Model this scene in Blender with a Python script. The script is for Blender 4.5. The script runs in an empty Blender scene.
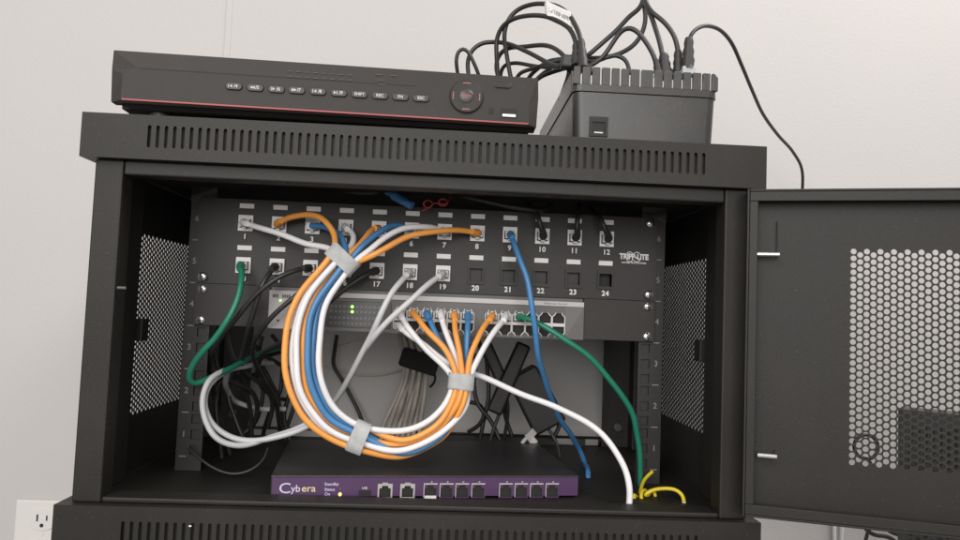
import bpy, math, random
from mathutils import Vector, Matrix
random.seed(7)
S = 0.001                      # everything below is written in millimetres
scene = bpy.context.scene
COL = scene.collection

# ------------------------------------------------------------------ camera
CAM = Vector((17.581, -620.76, 209.51))
YAW, PITCH, ROLL, F = 0.0469, 0.0591, 0.0392, 715.0
cy, sy, cp, sp = math.cos(YAW), math.sin(YAW), math.cos(PITCH), math.sin(PITCH)
FW = Vector((sy*cp, cy*cp, sp)); R0 = Vector((cy, -sy, 0)); U0 = R0.cross(FW)
RT = R0*math.cos(ROLL) + U0*math.sin(ROLL); UP = -R0*math.sin(ROLL) + U0*math.cos(ROLL)
cam = bpy.data.cameras.new("camera"); co = bpy.data.objects.new("camera", cam); COL.objects.link(co)
cam.sensor_width = 36; cam.lens = F/960*36; cam.clip_start = 0.02; cam.clip_end = 50
m = Matrix((RT, UP, -FW)).transposed().to_4x4(); m.translation = CAM*S
co.matrix_world = m
scene.camera = co

def ray(x, y): return RT*((x-480)/F) - UP*((y-270)/F) + FW
def at(x, y, Y):
    v = ray(x, y); return CAM + v*((Y-CAM.y)/v.y)
def at_plane(x, y, p0, n):
    v = ray(x, y); return CAM + v*((p0-CAM).dot(n)/v.dot(n))

# ------------------------------------------------------------------ materials
def mat(name, col, rough=.5, metal=0., spec=.5, bump=0., bscale=900., var=.0, vscale=9., col2=None,
        emit=None, estr=1., coat=0., trans=0., speck=0.):
    mt = bpy.data.materials.new(name); mt.use_nodes = True
    nt = mt.node_tree; b = nt.nodes["Principled BSDF"]
    b.inputs["Base Color"].default_value = (*col, 1)
    b.inputs["Roughness"].default_value = rough; b.inputs["Metallic"].default_value = metal
    b.inputs["Specular IOR Level"].default_value = spec
    b.inputs["Coat Weight"].default_value = coat
    b.inputs["Transmission Weight"].default_value = trans
    tc = nt.nodes.new("ShaderNodeTexCoord")
    if var or col2:
        n = nt.nodes.new("ShaderNodeTexNoise"); n.inputs["Scale"].default_value = vscale
        n.inputs["Detail"].default_value = 7; n.inputs["Roughness"].default_value = .65
        nt.links.new(tc.outputs["Object"], n.inputs["Vector"])
        rp = nt.nodes.new("ShaderNodeValToRGB")
        c2 = col2 if col2 else tuple(min(1, c*(1+var)) for c in col)
        rp.color_ramp.elements[0].color = (*[c*(1-var) for c in col], 1); rp.color_ramp.elements[0].position = .32
        rp.color_ramp.elements[1].color = (*c2, 1); rp.color_ramp.elements[1].position = .7
        nt.links.new(n.outputs["Fac"], rp.inputs["Fac"]); nt.links.new(rp.outputs["Color"], b.inputs["Base Color"])
        mr = nt.nodes.new("ShaderNodeMapRange"); mr.inputs["To Min"].default_value = rough*.86
        mr.inputs["To Max"].default_value = min(1, rough*1.14)
        nt.links.new(n.outputs["Fac"], mr.inputs["Value"]); nt.links.new(mr.outputs["Result"], b.inputs["Roughness"])
    if bump:
        n2 = nt.nodes.new("ShaderNodeTexNoise"); n2.inputs["Scale"].default_value = bscale; n2.inputs["Detail"].default_value = 3
        nt.links.new(tc.outputs["Object"], n2.inputs["Vector"])
        bp = nt.nodes.new("ShaderNodeBump"); bp.inputs["Strength"].default_value = bump; bp.inputs["Distance"].default_value = .0006
        nt.links.new(n2.outputs["Fac"], bp.inputs["Height"]); nt.links.new(bp.outputs["Normal"], b.inputs["Normal"])
    if speck:      # sparse dust specks and faint scuffs on the finish
        src = b.inputs["Base Color"].links[0].from_socket
        n3 = nt.nodes.new("ShaderNodeTexNoise"); n3.inputs["Scale"].default_value = 420; n3.inputs["Detail"].default_value = 2
        mp = nt.nodes.new("ShaderNodeMapping"); mp.inputs["Scale"].default_value = (1, 1, .6)
        nt.links.new(tc.outputs["Object"], mp.inputs["Vector"]); nt.links.new(mp.outputs["Vector"], n3.inputs["Vector"])
        n4 = nt.nodes.new("ShaderNodeTexNoise"); n4.inputs["Scale"].default_value = 14; n4.inputs["Detail"].default_value = 6
        nt.links.new(tc.outputs["Object"], n4.inputs["Vector"])
        m1 = nt.nodes.new("ShaderNodeMapRange"); m1.inputs["From Min"].default_value = .66; m1.inputs["From Max"].default_value = .78
        nt.links.new(n3.outputs["Fac"], m1.inputs["Value"])
        m2 = nt.nodes.new("ShaderNodeMapRange"); m2.inputs["From Min"].default_value = .45; m2.inputs["From Max"].default_value = .72
        nt.links.new(n4.outputs["Fac"], m2.inputs["Value"])
        ad = nt.nodes.new("ShaderNodeMath"); ad.operation = 'MULTIPLY_ADD'; ad.inputs[1].default_value = .55
        nt.links.new(m1.outputs["Result"], ad.inputs[0])
        sc = nt.nodes.new("ShaderNodeMath"); sc.operation = 'MULTIPLY'; sc.inputs[1].default_value = .12
        nt.links.new(m2.outputs["Result"], sc.inputs[0]); nt.links.new(sc.outputs[0], ad.inputs[2])
        fa = nt.nodes.new("ShaderNodeMath"); fa.operation = 'MULTIPLY'; fa.inputs[1].default_value = speck; fa.use_clamp = True
        nt.links.new(ad.outputs[0], fa.inputs[0])
        mx = nt.nodes.new("ShaderNodeMix"); mx.data_type = 'RGBA'; mx.inputs[7].default_value = (.16, .15, .14, 1)
        nt.links.new(fa.outputs[0], mx.inputs[0]); nt.links.new(src, mx.inputs[6]); nt.links.new(mx.outputs[2], b.inputs["Base Color"])
    if emit:
        b.inputs["Emission Color"].default_value = (*emit, 1); b.inputs["Emission Strength"].default_value = estr
    return mt
M = {}
M['rack'] = mat('black_powder_coat', (.0165, .0144, .0122), .5, spec=.36, speck=.22, bump=.35, bscale=1400, var=.14, vscale=7)
M['rackin'] = mat('black_rail_paint', (.0165, .0148, .013), .52, speck=.3, bump=.2, bscale=1400, var=.15)
M['panel'] = mat('black_panel_paint', (.0245, .0212, .0195), .5, spec=.4, speck=.25, bump=.2, bscale=1600, var=.12)
M['dvr'] = mat('recorder_plastic', (.027, .0238, .0212), .52, spec=.3, speck=.3, bump=.15, bscale=2000, var=.10)
M['dvrbtn'] = mat('recorder_button_plastic', (.012, .011, .010), .4)
M['adapter'] = mat('matt_black_plastic', (.011, .010, .0095), .5)
M['shadewhite'] = mat('shaded_white_jacket', (.60, .60, .61), .42, var=.05, vscale=40)  # white jackets lying in shadow, the shade put into the base colour
M['darkhole'] = mat('dark_recess', (.014, .013, .012), .7)
M['red'] = mat('red_accent', (.30, .05, .05), .4)
M['redglow'] = mat('dark_red_ring', (.26, .06, .06), .3, var=.3, vscale=60)
M['ups'] = mat('charcoal_plastic', (.042, .040, .038), .27, speck=.4, bump=.25, bscale=2500, var=.12, vscale=14)
M['cord'] = mat('black_rubber', (.026, .025, .025), .42, bump=.1, bscale=800, var=.2, vscale=30)
M['plugblk'] = mat('black_plug_rubber', (.030, .028, .028), .5)
M['white'] = mat('white_cable_jacket', (.80, .79, .80), .42, var=.04, vscale=40)
M['orange'] = mat('orange_cable_jacket', (.86, .36, .075), .4, var=.06, vscale=40)
M['blue'] = mat('blue_cable_jacket', (.065, .22, .45), .38, var=.08, vscale=40)
M['green'] = mat('green_cable_jacket', (.018, .20, .125), .38, var=.1, vscale=40)
M['grey'] = mat('grey_cable_jacket', (.45, .45, .46), .45, var=.06, vscale=40)
M['beige'] = mat('beige_cable_jacket', (.46, .42, .37), .5, var=.06, vscale=40)
M['yellow'] = mat('yellow_cable_jacket', (.75, .58, .03), .4, var=.06, vscale=40)
M['redwire'] = mat('red_wire_jacket', (.45, .03, .04), .4)
M['velcro'] = mat('grey_hook_and_loop', (.50, .51, .50), .95, bump=1., bscale=1500, var=.12, vscale=120)
M['strap'] = mat('black_hook_and_loop', (.02, .018, .018), .95, bump=1., bscale=1500)
M['clear'] = mat('clear_plug_plastic', (.62, .61, .60), .18, trans=.25)
M['jack'] = mat('ivory_jack_plastic', (.74, .72, .70), .4, var=.05)
M['label'] = mat('paper_label', (.78, .77, .75), .6, var=.05, vscale=120)
M['ink'] = mat('white_print', (.78, .77, .75), .6)
M['inkmid'] = mat('soft_white_print', (.50, .49, .48), .6)
M['inkgrey'] = mat('grey_print', (.22, .21, .20), .6)
M['inkdim'] = mat('faint_print', (.075, .070, .066), .6)
M['darkink'] = mat('dark_print', (.07, .06, .06), .6)
M['screw'] = mat('zinc_screw', (.75, .74, .72), .28, metal=1., bump=.1)
M['silver'] = mat('silver_strip', (.48, .46, .45), .35, var=.05)
M['platesilver'] = mat('silver_plate', (.36, .34, .335), .4, var=.06, bump=.1)
M['switch'] = mat('dark_grey_metal', (.098, .093, .090), .42, bump=.15, var=.08)
M['switchdark'] = mat('smoked_panel', (.050, .047, .046), .35)
M['portframe'] = mat('pale_port_frame', (.64, .62, .60), .4)
M['portdim'] = mat('grey_port_metal', (.42, .40, .39), .4)
M['purple'] = mat('purple_faceplate', (.074, .033, .096), .42, bump=.1, var=.12)
M['routertop'] = mat('router_case', (.020, .017, .018), .38, speck=.4, bump=.2, var=.2)
M['lavender'] = mat('lavender_print', (.62, .55, .72), .5)
M['gold'] = mat('pale_gold_print', (.70, .58, .34), .5)
M['ledg'] = mat('green_led', (.2, .9, .1), .3, emit=(.35, 1., .12), estr=2.6)
M['ledy'] = mat('yellow_led', (.9, .9, .3), .3, emit=(1., .78, .12), estr=1.1)
M['ledoff'] = mat('unlit_led', (.12, .12, .11), .3)
M['outlet'] = mat('outlet_plastic', (.70, .68, .65), .3)
M['mesh'] = mat('black_mesh_paint', (.036, .034, .031), .5, bump=.2)
M['chrome'] = mat('steel_pin', (.80, .79, .77), .25, metal=1.)

wall_m = bpy.data.materials.new('painted_wall'); wall_m.use_nodes = True
nt = wall_m.node_tree; b = nt.nodes["Principled BSDF"]; b.inputs["Roughness"].default_value = .75
tc = nt.nodes.new("ShaderNodeTexCoord")
n1 = nt.nodes.new("ShaderNodeTexNoise"); n1.inputs["Scale"].default_value = 1.6; n1.inputs["Detail"].default_value = 5
rp = nt.nodes.new("ShaderNodeValToRGB")
rp.color_ramp.elements[0].color = (.495, .482, .471, 1); rp.color_ramp.elements[0].position = .3
rp.color_ramp.elements[1].color = (.53, .512, .501, 1); rp.color_ramp.elements[1].position = .7
n2 = nt.nodes.new("ShaderNodeTexNoise"); n2.inputs["Scale"].default_value = 260; n2.inputs["Detail"].default_value = 4
bp = nt.nodes.new("ShaderNodeBump"); bp.inputs["Strength"].default_value = .25; bp.inputs["Distance"].default_value = .001
nt.links.new(tc.outputs["Object"], n1.inputs["Vector"]); nt.links.new(tc.outputs["Object"], n2.inputs["Vector"])
nt.links.new(n1.outputs["Fac"], rp.inputs["Fac"]); nt.links.new(rp.outputs["Color"], b.inputs["Base Color"])
nt.links.new(n2.outputs["Fac"], bp.inputs["Height"]); nt.links.new(bp.outputs["Normal"], b.inputs["Normal"])
M['wall'] = wall_m

# ------------------------------------------------------------------ mesh helpers
class MB:
    def __init__(s): s.v = []; s.f = []
    def add(s, vs, fs):
        o = len(s.v); s.v += [Vector(p) for p in vs]; s.f += [tuple(i+o for i in f) for f in fs]; return s
    def box(s, x0, x1, y0, y1, z0, z1):
        return s.add([(x0,y0,z0),(x1,y0,z0),(x1,y1,z0),(x0,y1,z0),(x0,y0,z1),(x1,y0,z1),(x1,y1,z1),(x0,y1,z1)],
                     [(0,3,2,1),(4,5,6,7),(0,1,5,4),(1,2,6,5),(2,3,7,6),(3,0,4,7)])
    def obox(s, c, ax, ay, az, hx, hy, hz, taper=1.):
        c = Vector(c); ax, ay, az = [Vector(a).normalized() for a in (ax, ay, az)]
        vs = []
        for k in (-1, 1):
            t = taper if k > 0 else 1
            for i, j in ((-1,-1),(1,-1),(1,1),(-1,1)): vs.append(c+ax*hx*i*t+ay*hy*j*t+az*hz*k)
        return s.add(vs, [(0,3,2,1),(4,5,6,7),(0,1,5,4),(1,2,6,5),(2,3,7,6),(3,0,4,7)])
    def tube(s, pts, r, n=12, cap=True):
        pts = [Vector(p) for p in pts]; rr = r if isinstance(r, (list, tuple)) else [r]*len(pts)
        T = []
        for i in range(len(pts)):
            a = pts[max(0, i-1)]; b_ = pts[min(len(pts)-1, i+1)]; T.append((b_-a).normalized())
        ref = Vector((0,0,1)) if abs(T[0].z) < .9 else Vector((1,0,0))
        N = (ref - T[0]*ref.dot(T[0])).normalized(); o = len(s.v)
        for i, p in enumerate(pts):
            N = (N - T[i]*N.dot(T[i])).normalized(); B = T[i].cross(N)
            for k in range(n):
                a = 2*math.pi*k/n; s.v.append(p + (N*math.cos(a)+B*math.sin(a))*rr[i])
        for i in range(len(pts)-1):
            for k in range(n):
                k2 = (k+1) % n; s.f.append((o+i*n+k, o+i*n+k2, o+(i+1)*n+k2, o+(i+1)*n+k))
        if cap:
            s.f.append(tuple(o+k for k in range(n-1, -1, -1))); e = o+(len(pts)-1)*n
            s.f.append(tuple(e+k for k in range(n)))
        return s
    def cyl(s, a, b, r, n=16, r2=None): return s.tube([a, b], [r, r if r2 is None else r2], n)
    def prism(s, poly, y0, y1, map=None):
        """poly in (x,z); extruded along y"""
        n = len(poly); o = len(s.v)
        for y in (y0, y1):
            for x, z in poly: s.v.append(Vector((x, y, z)))
        s.f.append(tuple(o+k for k in range(n))); s.f.append(tuple(o+n+k for k in range(n-1,-1,-1)))
        for k in range(n): s.f.append((o+k, o+n+k, o+n+(k+1)%n, o+(k+1)%n))
        return s
    def cell(s, frame, a0, a1, b0, b1, hole, th=None):
        """flat rectangle a0..a1 x b0..b1 with a hole outline (list of (a,b)) ; frame(a,b)->3D"""
        ca = sum(h[0] for h in hole)/len(hole); cb = sum(h[1] for h in hole)/len(hole)
        ang = sorted([(math.atan2(h[1]-cb, h[0]-ca), 0, h) for h in hole] +
                     [(math.atan2(q[1]-cb, q[0]-ca), 1, q) for q in ((a0,b0),(a1,b0),(a1,b1),(a0,b1))], key=lambda t: t[0])
        hs = sorted([(math.atan2(h[1]-cb, h[0]-ca), h) for h in hole], key=lambda t: t[0])
        out, inn = [], []
        for t, kind, p in ang:
            d = (math.cos(t), math.sin(t))
            if kind == 1:
                out.append(p)
                # point of the hole outline in that direction
                best = None
                for i in range(len(hs)):
                    p1 = hs[i][1]; p2 = hs[(i+1) % len(hs)][1]
                    ex, ey = p2[0]-p1[0], p2[1]-p1[1]; den = d[0]*ey-d[1]*ex
                    if abs(den) < 1e-9: continue
                    u = ((p1[0]-ca)*ey-(p1[1]-cb)*ex)/den; w = ((p1[0]-ca)*d[1]-(p1[1]-cb)*d[0])/den
                    if u > 0 and -1e-6 <= w <= 1+1e-6: best = (ca+d[0]*u, cb+d[1]*u)
                inn.append(best or p)
            else:
                inn.append(p); c = []
                if d[0] > 1e-9: c.append((a1-ca)/d[0])
                if d[0] < -1e-9: c.append((a0-ca)/d[0])
                if d[1] > 1e-9: c.append((b1-cb)/d[1])
                if d[1] < -1e-9: c.append((b0-cb)/d[1])
                u = min(c); out.append((ca+d[0]*u, cb+d[1]*u))
        n = len(out); o = len(s.v)
        s.v += [Vector(frame(*p)) for p in out] + [Vector(frame(*p)) for p in inn]
        for k in range(n):
            k2 = (k+1) % n; s.f.append((o+k, o+k2, o+n+k2, o+n+k))
        if th is not None:
            q = len(s.v); s.v += [v+th for v in s.v[o:o+2*n]]
            for k in range(n):
                k2 = (k+1) % n; s.f.append((q+k, q+n+k, q+n+k2, q+k2)); s.f.append((o+n+k, o+n+k2, q+n+k2, q+n+k))
    def quad(s, frame, a0, a1, b0, b1, th=None):
        if a1-a0 < 1e-6 or b1-b0 < 1e-6: return
        s.add([frame(a0,b0), frame(a1,b0), frame(a1,b1), frame(a0,b1)], [(0,1,2,3)])
        if th is not None: s.add([Vector(frame(*p))+th for p in ((a0,b0),(a0,b1),(a1,b1),(a1,b0))], [(0,1,2,3)])

def circ(ca, cb, r, n=10, ph=0.): return [(ca+r*math.cos(2*math.pi*k/n+ph), cb+r*math.sin(2*math.pi*k/n+ph)) for k in range(n)]
def rect(ca, cb, wa, wb): return [(ca-wa/2,cb-wb/2),(ca+wa/2,cb-wb/2),(ca+wa/2,cb+wb/2),(ca-wa/2,cb+wb/2)]
def capsule(ca, cb, w, h, n=5):
    r = w/2; p = []
    for k in range(n+1): a = math.pi*k/n; p.append((ca+r*math.cos(a), cb+h/2-r+r*math.sin(a)))
    for k in range(n+1): a = math.pi+math.pi*k/n; p.append((ca+r*math.cos(a), cb-h/2+r+r*math.sin(a)))
    return p
def perf(mb, frame, A0, A1, B0, B1, a0, a1, b0, b1, pa, pb, r, n=8, th=None):
    """sheet A0..A1 x B0..B1 with a staggered field of round holes in a0..a1 x b0..b1"""
    nc = int(round((a1-a0)/pa)); nr = int(round((b1-b0)/pb)); a1 = a0+nc*pa; b1 = b0+nr*pb
    mb.quad(frame, A0, a0, B0, B1, th); mb.quad(frame, a1, A1, B0, B1, th)
    mb.quad(frame, a0, a1, B0, b0, th); mb.quad(frame, a0, a1, b1, B1, th)
    for i in range(nc):
        x0 = a0+i*pa; off = pb/2 if i % 2 else 0
        if off: mb.quad(frame, x0, x0+pa, b0, b0+off, th)
        if off: mb.quad(frame, x0, x0+pa, b1-off, b1, th)
        for j in range(nr-(1 if off else 0)):
            z0 = b0+off+j*pb
            mb.cell(frame, x0, x0+pa, z0, z0+pb, circ(x0+pa/2, z0+pb/2, r, n, .2), th)

W = {}
def world_of(o): return W.get(o.name, Matrix.Identity(4))
def thing(name, label, cat, loc=(0,0,0), rotz=0., group=None):
    o = bpy.data.objects.new(name, None); COL.objects.link(o); o.empty_display_size = .02
    o.location = Vector(loc)*S; o.rotation_euler = (0,0,rotz)
    W[o.name] = Matrix.Translation(Vector(loc)) @ Matrix.Rotation(rotz, 4, 'Z')
    tag(o, label, cat, group); return o
def tag(o, label, cat, group=None):
    o["label"] = label; o["category"] = cat
    if group: o["group"] = group
    return o
def obj(name, mb, mt, parent=None, local=False, bevel=0., smooth=False, solid=0., seg=2, loc=None):
    vs = mb.v
    if parent is not None:
        Wp = world_of(parent)
        if not local:
            inv = Wp.inverted(); vs = [inv @ v for v in vs]
    else:
        if loc is None:
            loc = Vector((sum(v.x for v in vs)/len(vs), sum(v.y for v in vs)/len(vs), min(v.z for v in vs)))
        vs = [v-Vector(loc) for v in vs]
    me = bpy.data.meshes.new(name); me.from_pydata([v*S for v in vs], [], mb.f); me.update(calc_edges=True)
    import bmesh
    bm = bmesh.new(); bm.from_mesh(me)
    if solid: bmesh.ops.remove_doubles(bm, verts=bm.verts, dist=1e-6)
    bmesh.ops.recalc_face_normals(bm, faces=bm.faces); bm.to_mesh(me); bm.free()
    if isinstance(mt, str): mt = M[mt]
    me.materials.append(mt)
    o = bpy.data.objects.new(name, me); COL.objects.link(o)
    if parent is not None:
        o.parent = parent; W[o.name] = world_of(parent)
    else:
        o.location = Vector(loc)*S; W[o.name] = Matrix.Translation(Vector(loc))
    if smooth:
        me.polygons.foreach_set("use_smooth", [True]*len(me.polygons))
        me.set_sharp_from_angle(angle=math.radians(38))
    if solid:
        md = o.modifiers.new("thickness", 'SOLIDIFY'); md.thickness = abs(solid)*S; md.offset = 1 if solid > 0 else -1
    if bevel:
        md = o.modifiers.new("edge", 'BEVEL'); md.width = bevel*S; md.segments = seg; md.limit_method = 'ANGLE'
        md.angle_limit = math.radians(40)
    return o
def text_mb(body, size, frame, bold=0., spacing=1., depth=.12, align='CENTER'):
    """text laid on a plane; frame(a,b) -> 3D point"""
    cu = bpy.data.curves.new("txt", 'FONT'); cu.body = body; cu.size = size; cu.align_x = align; cu.align_y = 'CENTER'
    cu.offset = bold; cu.space_character = spacing; cu.extrude = 0; cu.resolution_u = 3
    to = bpy.data.objects.new("txt", cu); COL.objects.link(to)
    dg = bpy.context.evaluated_depsgraph_get(); dg.update()
    me = bpy.data.meshes.new_from_object(to.evaluated_get(dg))
    mb = MB(); mb.add([frame(v.co.x, v.co.y) for v in me.vertices], [tuple(p.vertices) for p in me.polygons])
    bpy.data.objects.remove(to); bpy.data.curves.remove(cu); bpy.data.meshes.remove(me)
    return mb
def smooth_path(pts, step=3.0):
    pts = [Vector(p) for p in pts]; P = [pts[0]*2-pts[1]] + pts + [pts[-1]*2-pts[-2]]; out = []
    for i in range(1, len(P)-2):
        p0, p1, p2, p3 = P[i-1:i+3]
        d = lambda a, b_: max(1e-4, (a-b_).length**.5)
        t0 = 0; t1 = d(p0,p1); t2 = t1+d(p1,p2); t3 = t2+d(p2,p3)
        n = max(2, int((p2-p1).length/step))
        for k in range(n):
            t = t1+(t2-t1)*k/n
            a1 = p0*((t1-t)/(t1-t0))+p1*((t-t0)/(t1-t0)); a2 = p1*((t2-t)/(t2-t1))+p2*((t-t1)/(t2-t1))
            a3 = p2*((t3-t)/(t3-t2))+p3*((t-t2)/(t3-t2))
            b1 = a1*((t2-t)/(t2-t0))+a2*((t-t0)/(t2-t0)); b2 = a2*((t3-t)/(t3-t1))+a3*((t-t1)/(t3-t1))
            out.append(b1*((t2-t)/(t2-t1))+b2*((t-t1)/(t2-t1)))
    out.append(pts[-1])
    # relax a little so no kinks are left
    for _ in range(3):
        out = [out[0]] + [(out[i-1]+out[i]*2+out[i+1])/4 for i in range(1, len(out)-1)] + [out[-1]]
    return out
def pt(p): return p if isinstance(p, Vector) else at(*p)
def cable(name, pts, r, mt, label, cat='cable', group=None, step=3.0, n=12):
    path = smooth_path([pt(p) for p in pts], step)
    if r > 2 and len(path) > 20:       # real jackets are never perfectly even: slight wander along the length
        ph = [random.uniform(0, 6.3) for _ in range(6)]; L_ = len(path)
        for k in range(L_):
            w = min(1, k/8, (L_-1-k)/8)*.45*r/2.9; u = k*step
            path[k] = path[k] + Vector((math.sin(u/17+ph[0])+.6*math.sin(u/8.3+ph[1]), math.sin(u/21+ph[2])+.5*math.sin(u/9.1+ph[3]), math.sin(u/19+ph[4])+.6*math.sin(u/7.7+ph[5])))*w
    o = obj(name, MB().tube(path, r, n), mt, smooth=True, loc=path[0])
    tag(o, label, cat, group); return o, path
def frameXZ(Y): return lambda a, b_: Vector((a, Y, b_))

# ================================================================== the setting
WY = 408.
wl = obj('wall', MB().box(-2600, 2600, WY, WY+18, -900, 1900), 'wall'); wl["kind"] = 'structure'
seam = at(229, 20, WY)
sm = obj('wall_trim', MB().box(seam.x-4.5, seam.x+4.5, WY-1.2, WY+.3, -900, 1900), 'wall', bevel=.9)
tag(sm, 'thin vertical painted seam strip on the pale wall behind the rack', 'trim')

# ================================================================== outlet on the wall
oc = at(40, 517, WY); ox, oz = at(41.5, 520, WY).x, at(41.5, 520, WY).z
t = thing('wall_outlet', 'white duplex wall outlet with plate beside the lower left corner of the rack', 'outlet', (ox, WY, oz-75))
pl_ = MB(); px0 = at(17, 500, WY-5).x
pl_.box(px0, px0+74, WY-7, WY+.5, at(40, 500, WY-5).z-116, at(40, 500, WY-5).z)
obj('cover_plate', pl_, 'outlet', t, bevel=2.)
rcx = px0+37
for dz in (0, -40):
    zc = at(41, 519.5, WY-7).z+dz
    rr = MB(); rr.prism([(rcx+17*max(-.82,min(.82,math.cos(a)))/.82, zc+14.5*math.sin(a)) for a in [2*math.pi*k/28 for k in range(28)]], WY-8.6, WY-6)
    ro = obj('receptacle', rr, 'outlet', t, bevel=.4)
    ss = MB(); ss.box(rcx-7.5, rcx-5.3, WY-8.9, WY-8, zc-2, zc+7); ss.box(rcx+5.3, rcx+7.2, WY-8.9, WY-8, zc-1, zc+6)
    ss.cyl((rcx, WY-8.9, zc-7.5), (rcx, WY-8, zc-7.5), 2.6)
    obj('slot', ss, 'darkhole', ro)
obj('screw', MB().cyl((rcx, WY-7.7, zc+20), (rcx, WY-6, zc+20), 2.5), 'outlet', t)

# ================================================================== the rack
rack = thing('server_rack', 'open black wall mount rack cabinet holding the panels and cables', 'rack', (0, 225, 0))
def pan(Z0, Z1, closed_top, slot_z):
    mb = MB(); fr = frameXZ(0); sz0, sz1 = slot_z-10.4, slot_z+10.4
    n = 69; pitch = 485/68; a0 = -242.5-pitch/2; a1 = a0+n*pitch
    mb.quad(fr, -300, a0, Z0, Z1); mb.quad(fr, a1, 300, Z0, Z1)
    mb.quad(fr, a0, a1, Z0, sz0); mb.quad(fr, a0, a1, sz1, Z1)
    for i in range(n):
        x = a0+(i+.5)*pitch
        mb.cell(fr, x-pitch/2, x+pitch/2, sz0, sz1, capsule(x, slot_z, 3.0, 19.6))
    mb.box(-290, 290, 5, 6, Z0+4, Z1-4)  # plate added close behind the slots to lighten them, standing in for flare
    mb.quad(lambda a, b_: Vector((-300, a, b_)), 0, 345, Z0, Z1); mb.quad(lambda a, b_: Vector((300, a, b_)), 0, 345, Z0, Z1)
    mb.quad(lambda a, b_: Vector((a, 345, b_)), -300, 300, Z0, Z1)
    mb.quad(lambda a, b_: Vector((a, b_, Z1)), -300, 300, 0, 345)
    mb.quad(lambda a, b_: Vector((a, b_, Z0)), -300, 300, 0, 345)
    return mb
obj('lid', pan(329.5, 368, True, 349.5), 'rack', rack, bevel=2.2, seg=3, smooth=False)
obj('base', pan(-2, 36.3, True, 14.5), 'rack', rack, bevel=2.2, seg=3)
for s in (-1, 1):
    x0, x1 = sorted((s*266, s*290))
    mb = MB(); mb.box(x0, x1, 8, 30, 36.5, 329.3)
    obj('post', mb, 'rack', rack, bevel=1.5)
    x0, x1 = sorted((s*270, s*288))
    obj('post', MB().box(x0, x1, 318, 340, 36.5, 329.3), 'rackin', rack, bevel=1.2)
    x0, x1 = sorted((s*281, s*287.5))
    obj('brace', MB().box(x0, x1, 60, 92, 36.5, 329.3), 'rackin', rack, bevel=1)
    sp_ = MB(); X = s*290.5
    perf(sp_, lambda a, b_: Vector((X, a, b_)), 30.2, 344, 36.5, 329.3, 106, 309, 92.5, 274, 5.1, 5.75, 2.28, 8, Vector((-s*1.0, 0, 0)))
    so = obj('side_panel', sp_, 'rackin', rack)
    lx0, lx1 = sorted((s*280, s*289))
    obj('latch', MB().box(lx0, lx1, 103, 119, 168, 190), 'rackin', so, bevel=1)
obj('frame_lip', MB().box(-265.8, 265.8, 9, 28, 316.8, 329.3), 'rack', rack, bevel=1.5)
obj('frame_lip', MB().box(-265.8, 265.8, 9, 34, 36.5, 41.2), 'rack', rack, bevel=1.5)
p = at(190, 526, 0); bs_ = [o for o in rack.children if o.name == 'base'][0]
obj('paint_chip', MB().prism([(p.x-1.3, p.z-.3), (p.x+.9, p.z-.7), (p.x+1.4, p.z+.4), (p.x-.5, p.z+.7)], -.35, -.05), 'label', bs_)
# mounting rails with square holes and unit marks
UZ = 50.95; U = 44.45; RY = 134.5
for s in (-1, 1):
    mb = MB(); fr = frameXZ(RY); xa, xb = sorted((s*225, s*251)); hx = s*232.5
    mb.quad(fr, xa, xb, 36.5, UZ); mb.quad(fr, xa, xb, UZ+6*U, 329.3)
    for k in range(6):
        for c, h in ((6.35, 14.3), (22.22, 17.45), (38.1, 12.7)):
            z0 = UZ+k*U+{6.35: 0, 22.22: 14.3, 38.1: 31.75}[c]
            mb.cell(fr, xa, xb, z0, z0+h, rect(hx, UZ+k*U+c, 9.5, 9.5))
    ro = obj('rail', mb, 'rackin', rack, solid=-2)
    xr = s*251
    obj('rail_flange', MB().box(min(xr, xr-s*2), max(xr, xr-s*2), RY+2.2, RY+60, 36.5, 329.3), 'rackin', ro)
    obj('added_backing', MB().box(min(s*225.5, s*248.5), max(s*225.5, s*248.5), RY+3.2, RY+4.2, 40, 326), 'rackin', ro)  # strip added behind the square holes so they look grey instead of black
    mk = MB()
    for k in range(7): mk.box(min(s*240.5, s*247.5), max(s*240.5, s*247.5), RY-.35, RY-.05, UZ+k*U-.5, UZ+k*U+.5)
    for k in range(6):
        tm = text_mb(str(k+1), 8.5, lambda a, b_, k=k: Vector((s*244.2+a, RY-.3, UZ+k*U+U/2+b_)), bold=.12)
        mk.add(tm.v, tm.f)
    obj('unit_marks', mk, 'inkgrey', ro)
# back frame: sheet with the wall showing through its cut-outs
mb = MB(); fr = frameXZ(342)
xl, xr = at(251, 380, 342).x, at(602.5, 390, 342).x; zb = at(420, 431, 342).z; zt = 262.
mb.quad(fr, -290, xl, 36.5, 329.3); mb.quad(fr, xr, 290, 36.5, 329.3); mb.quad(fr, xl, xr, zt, 329.3)
z2 = zb-4
mb.quad(fr, xl, xr, z2, zb)
low0 = 37.5
cuts = [(-230, -190), (-175, -120), (-40, 20), (at(556, 440, 342).x, at(577, 440, 342).x), (at(585, 445, 342).x, at(598, 445, 342).x)]
prev = xl
for a, c in cuts:
    mb.quad(fr, prev, a, 36.5, z2); mb.quad(fr, a, c, 36.5, low0 if c < 150 else low0); prev = c
mb.quad(fr, prev, xr, 36.5, z2)
for a, c in cuts:
    lo = low0 if c < 150 else low0
bf = obj('back_frame', mb, 'rackin', rack, solid=1.5)
for x, y in ((617, 427), (234, 413)):
    p = at(x, y, 340); obj('knob', MB().cyl((p.x, 334, p.z), (p.x, 342, p.z), 5.5, 18), 'switch', bf, bevel=.8)
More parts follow.
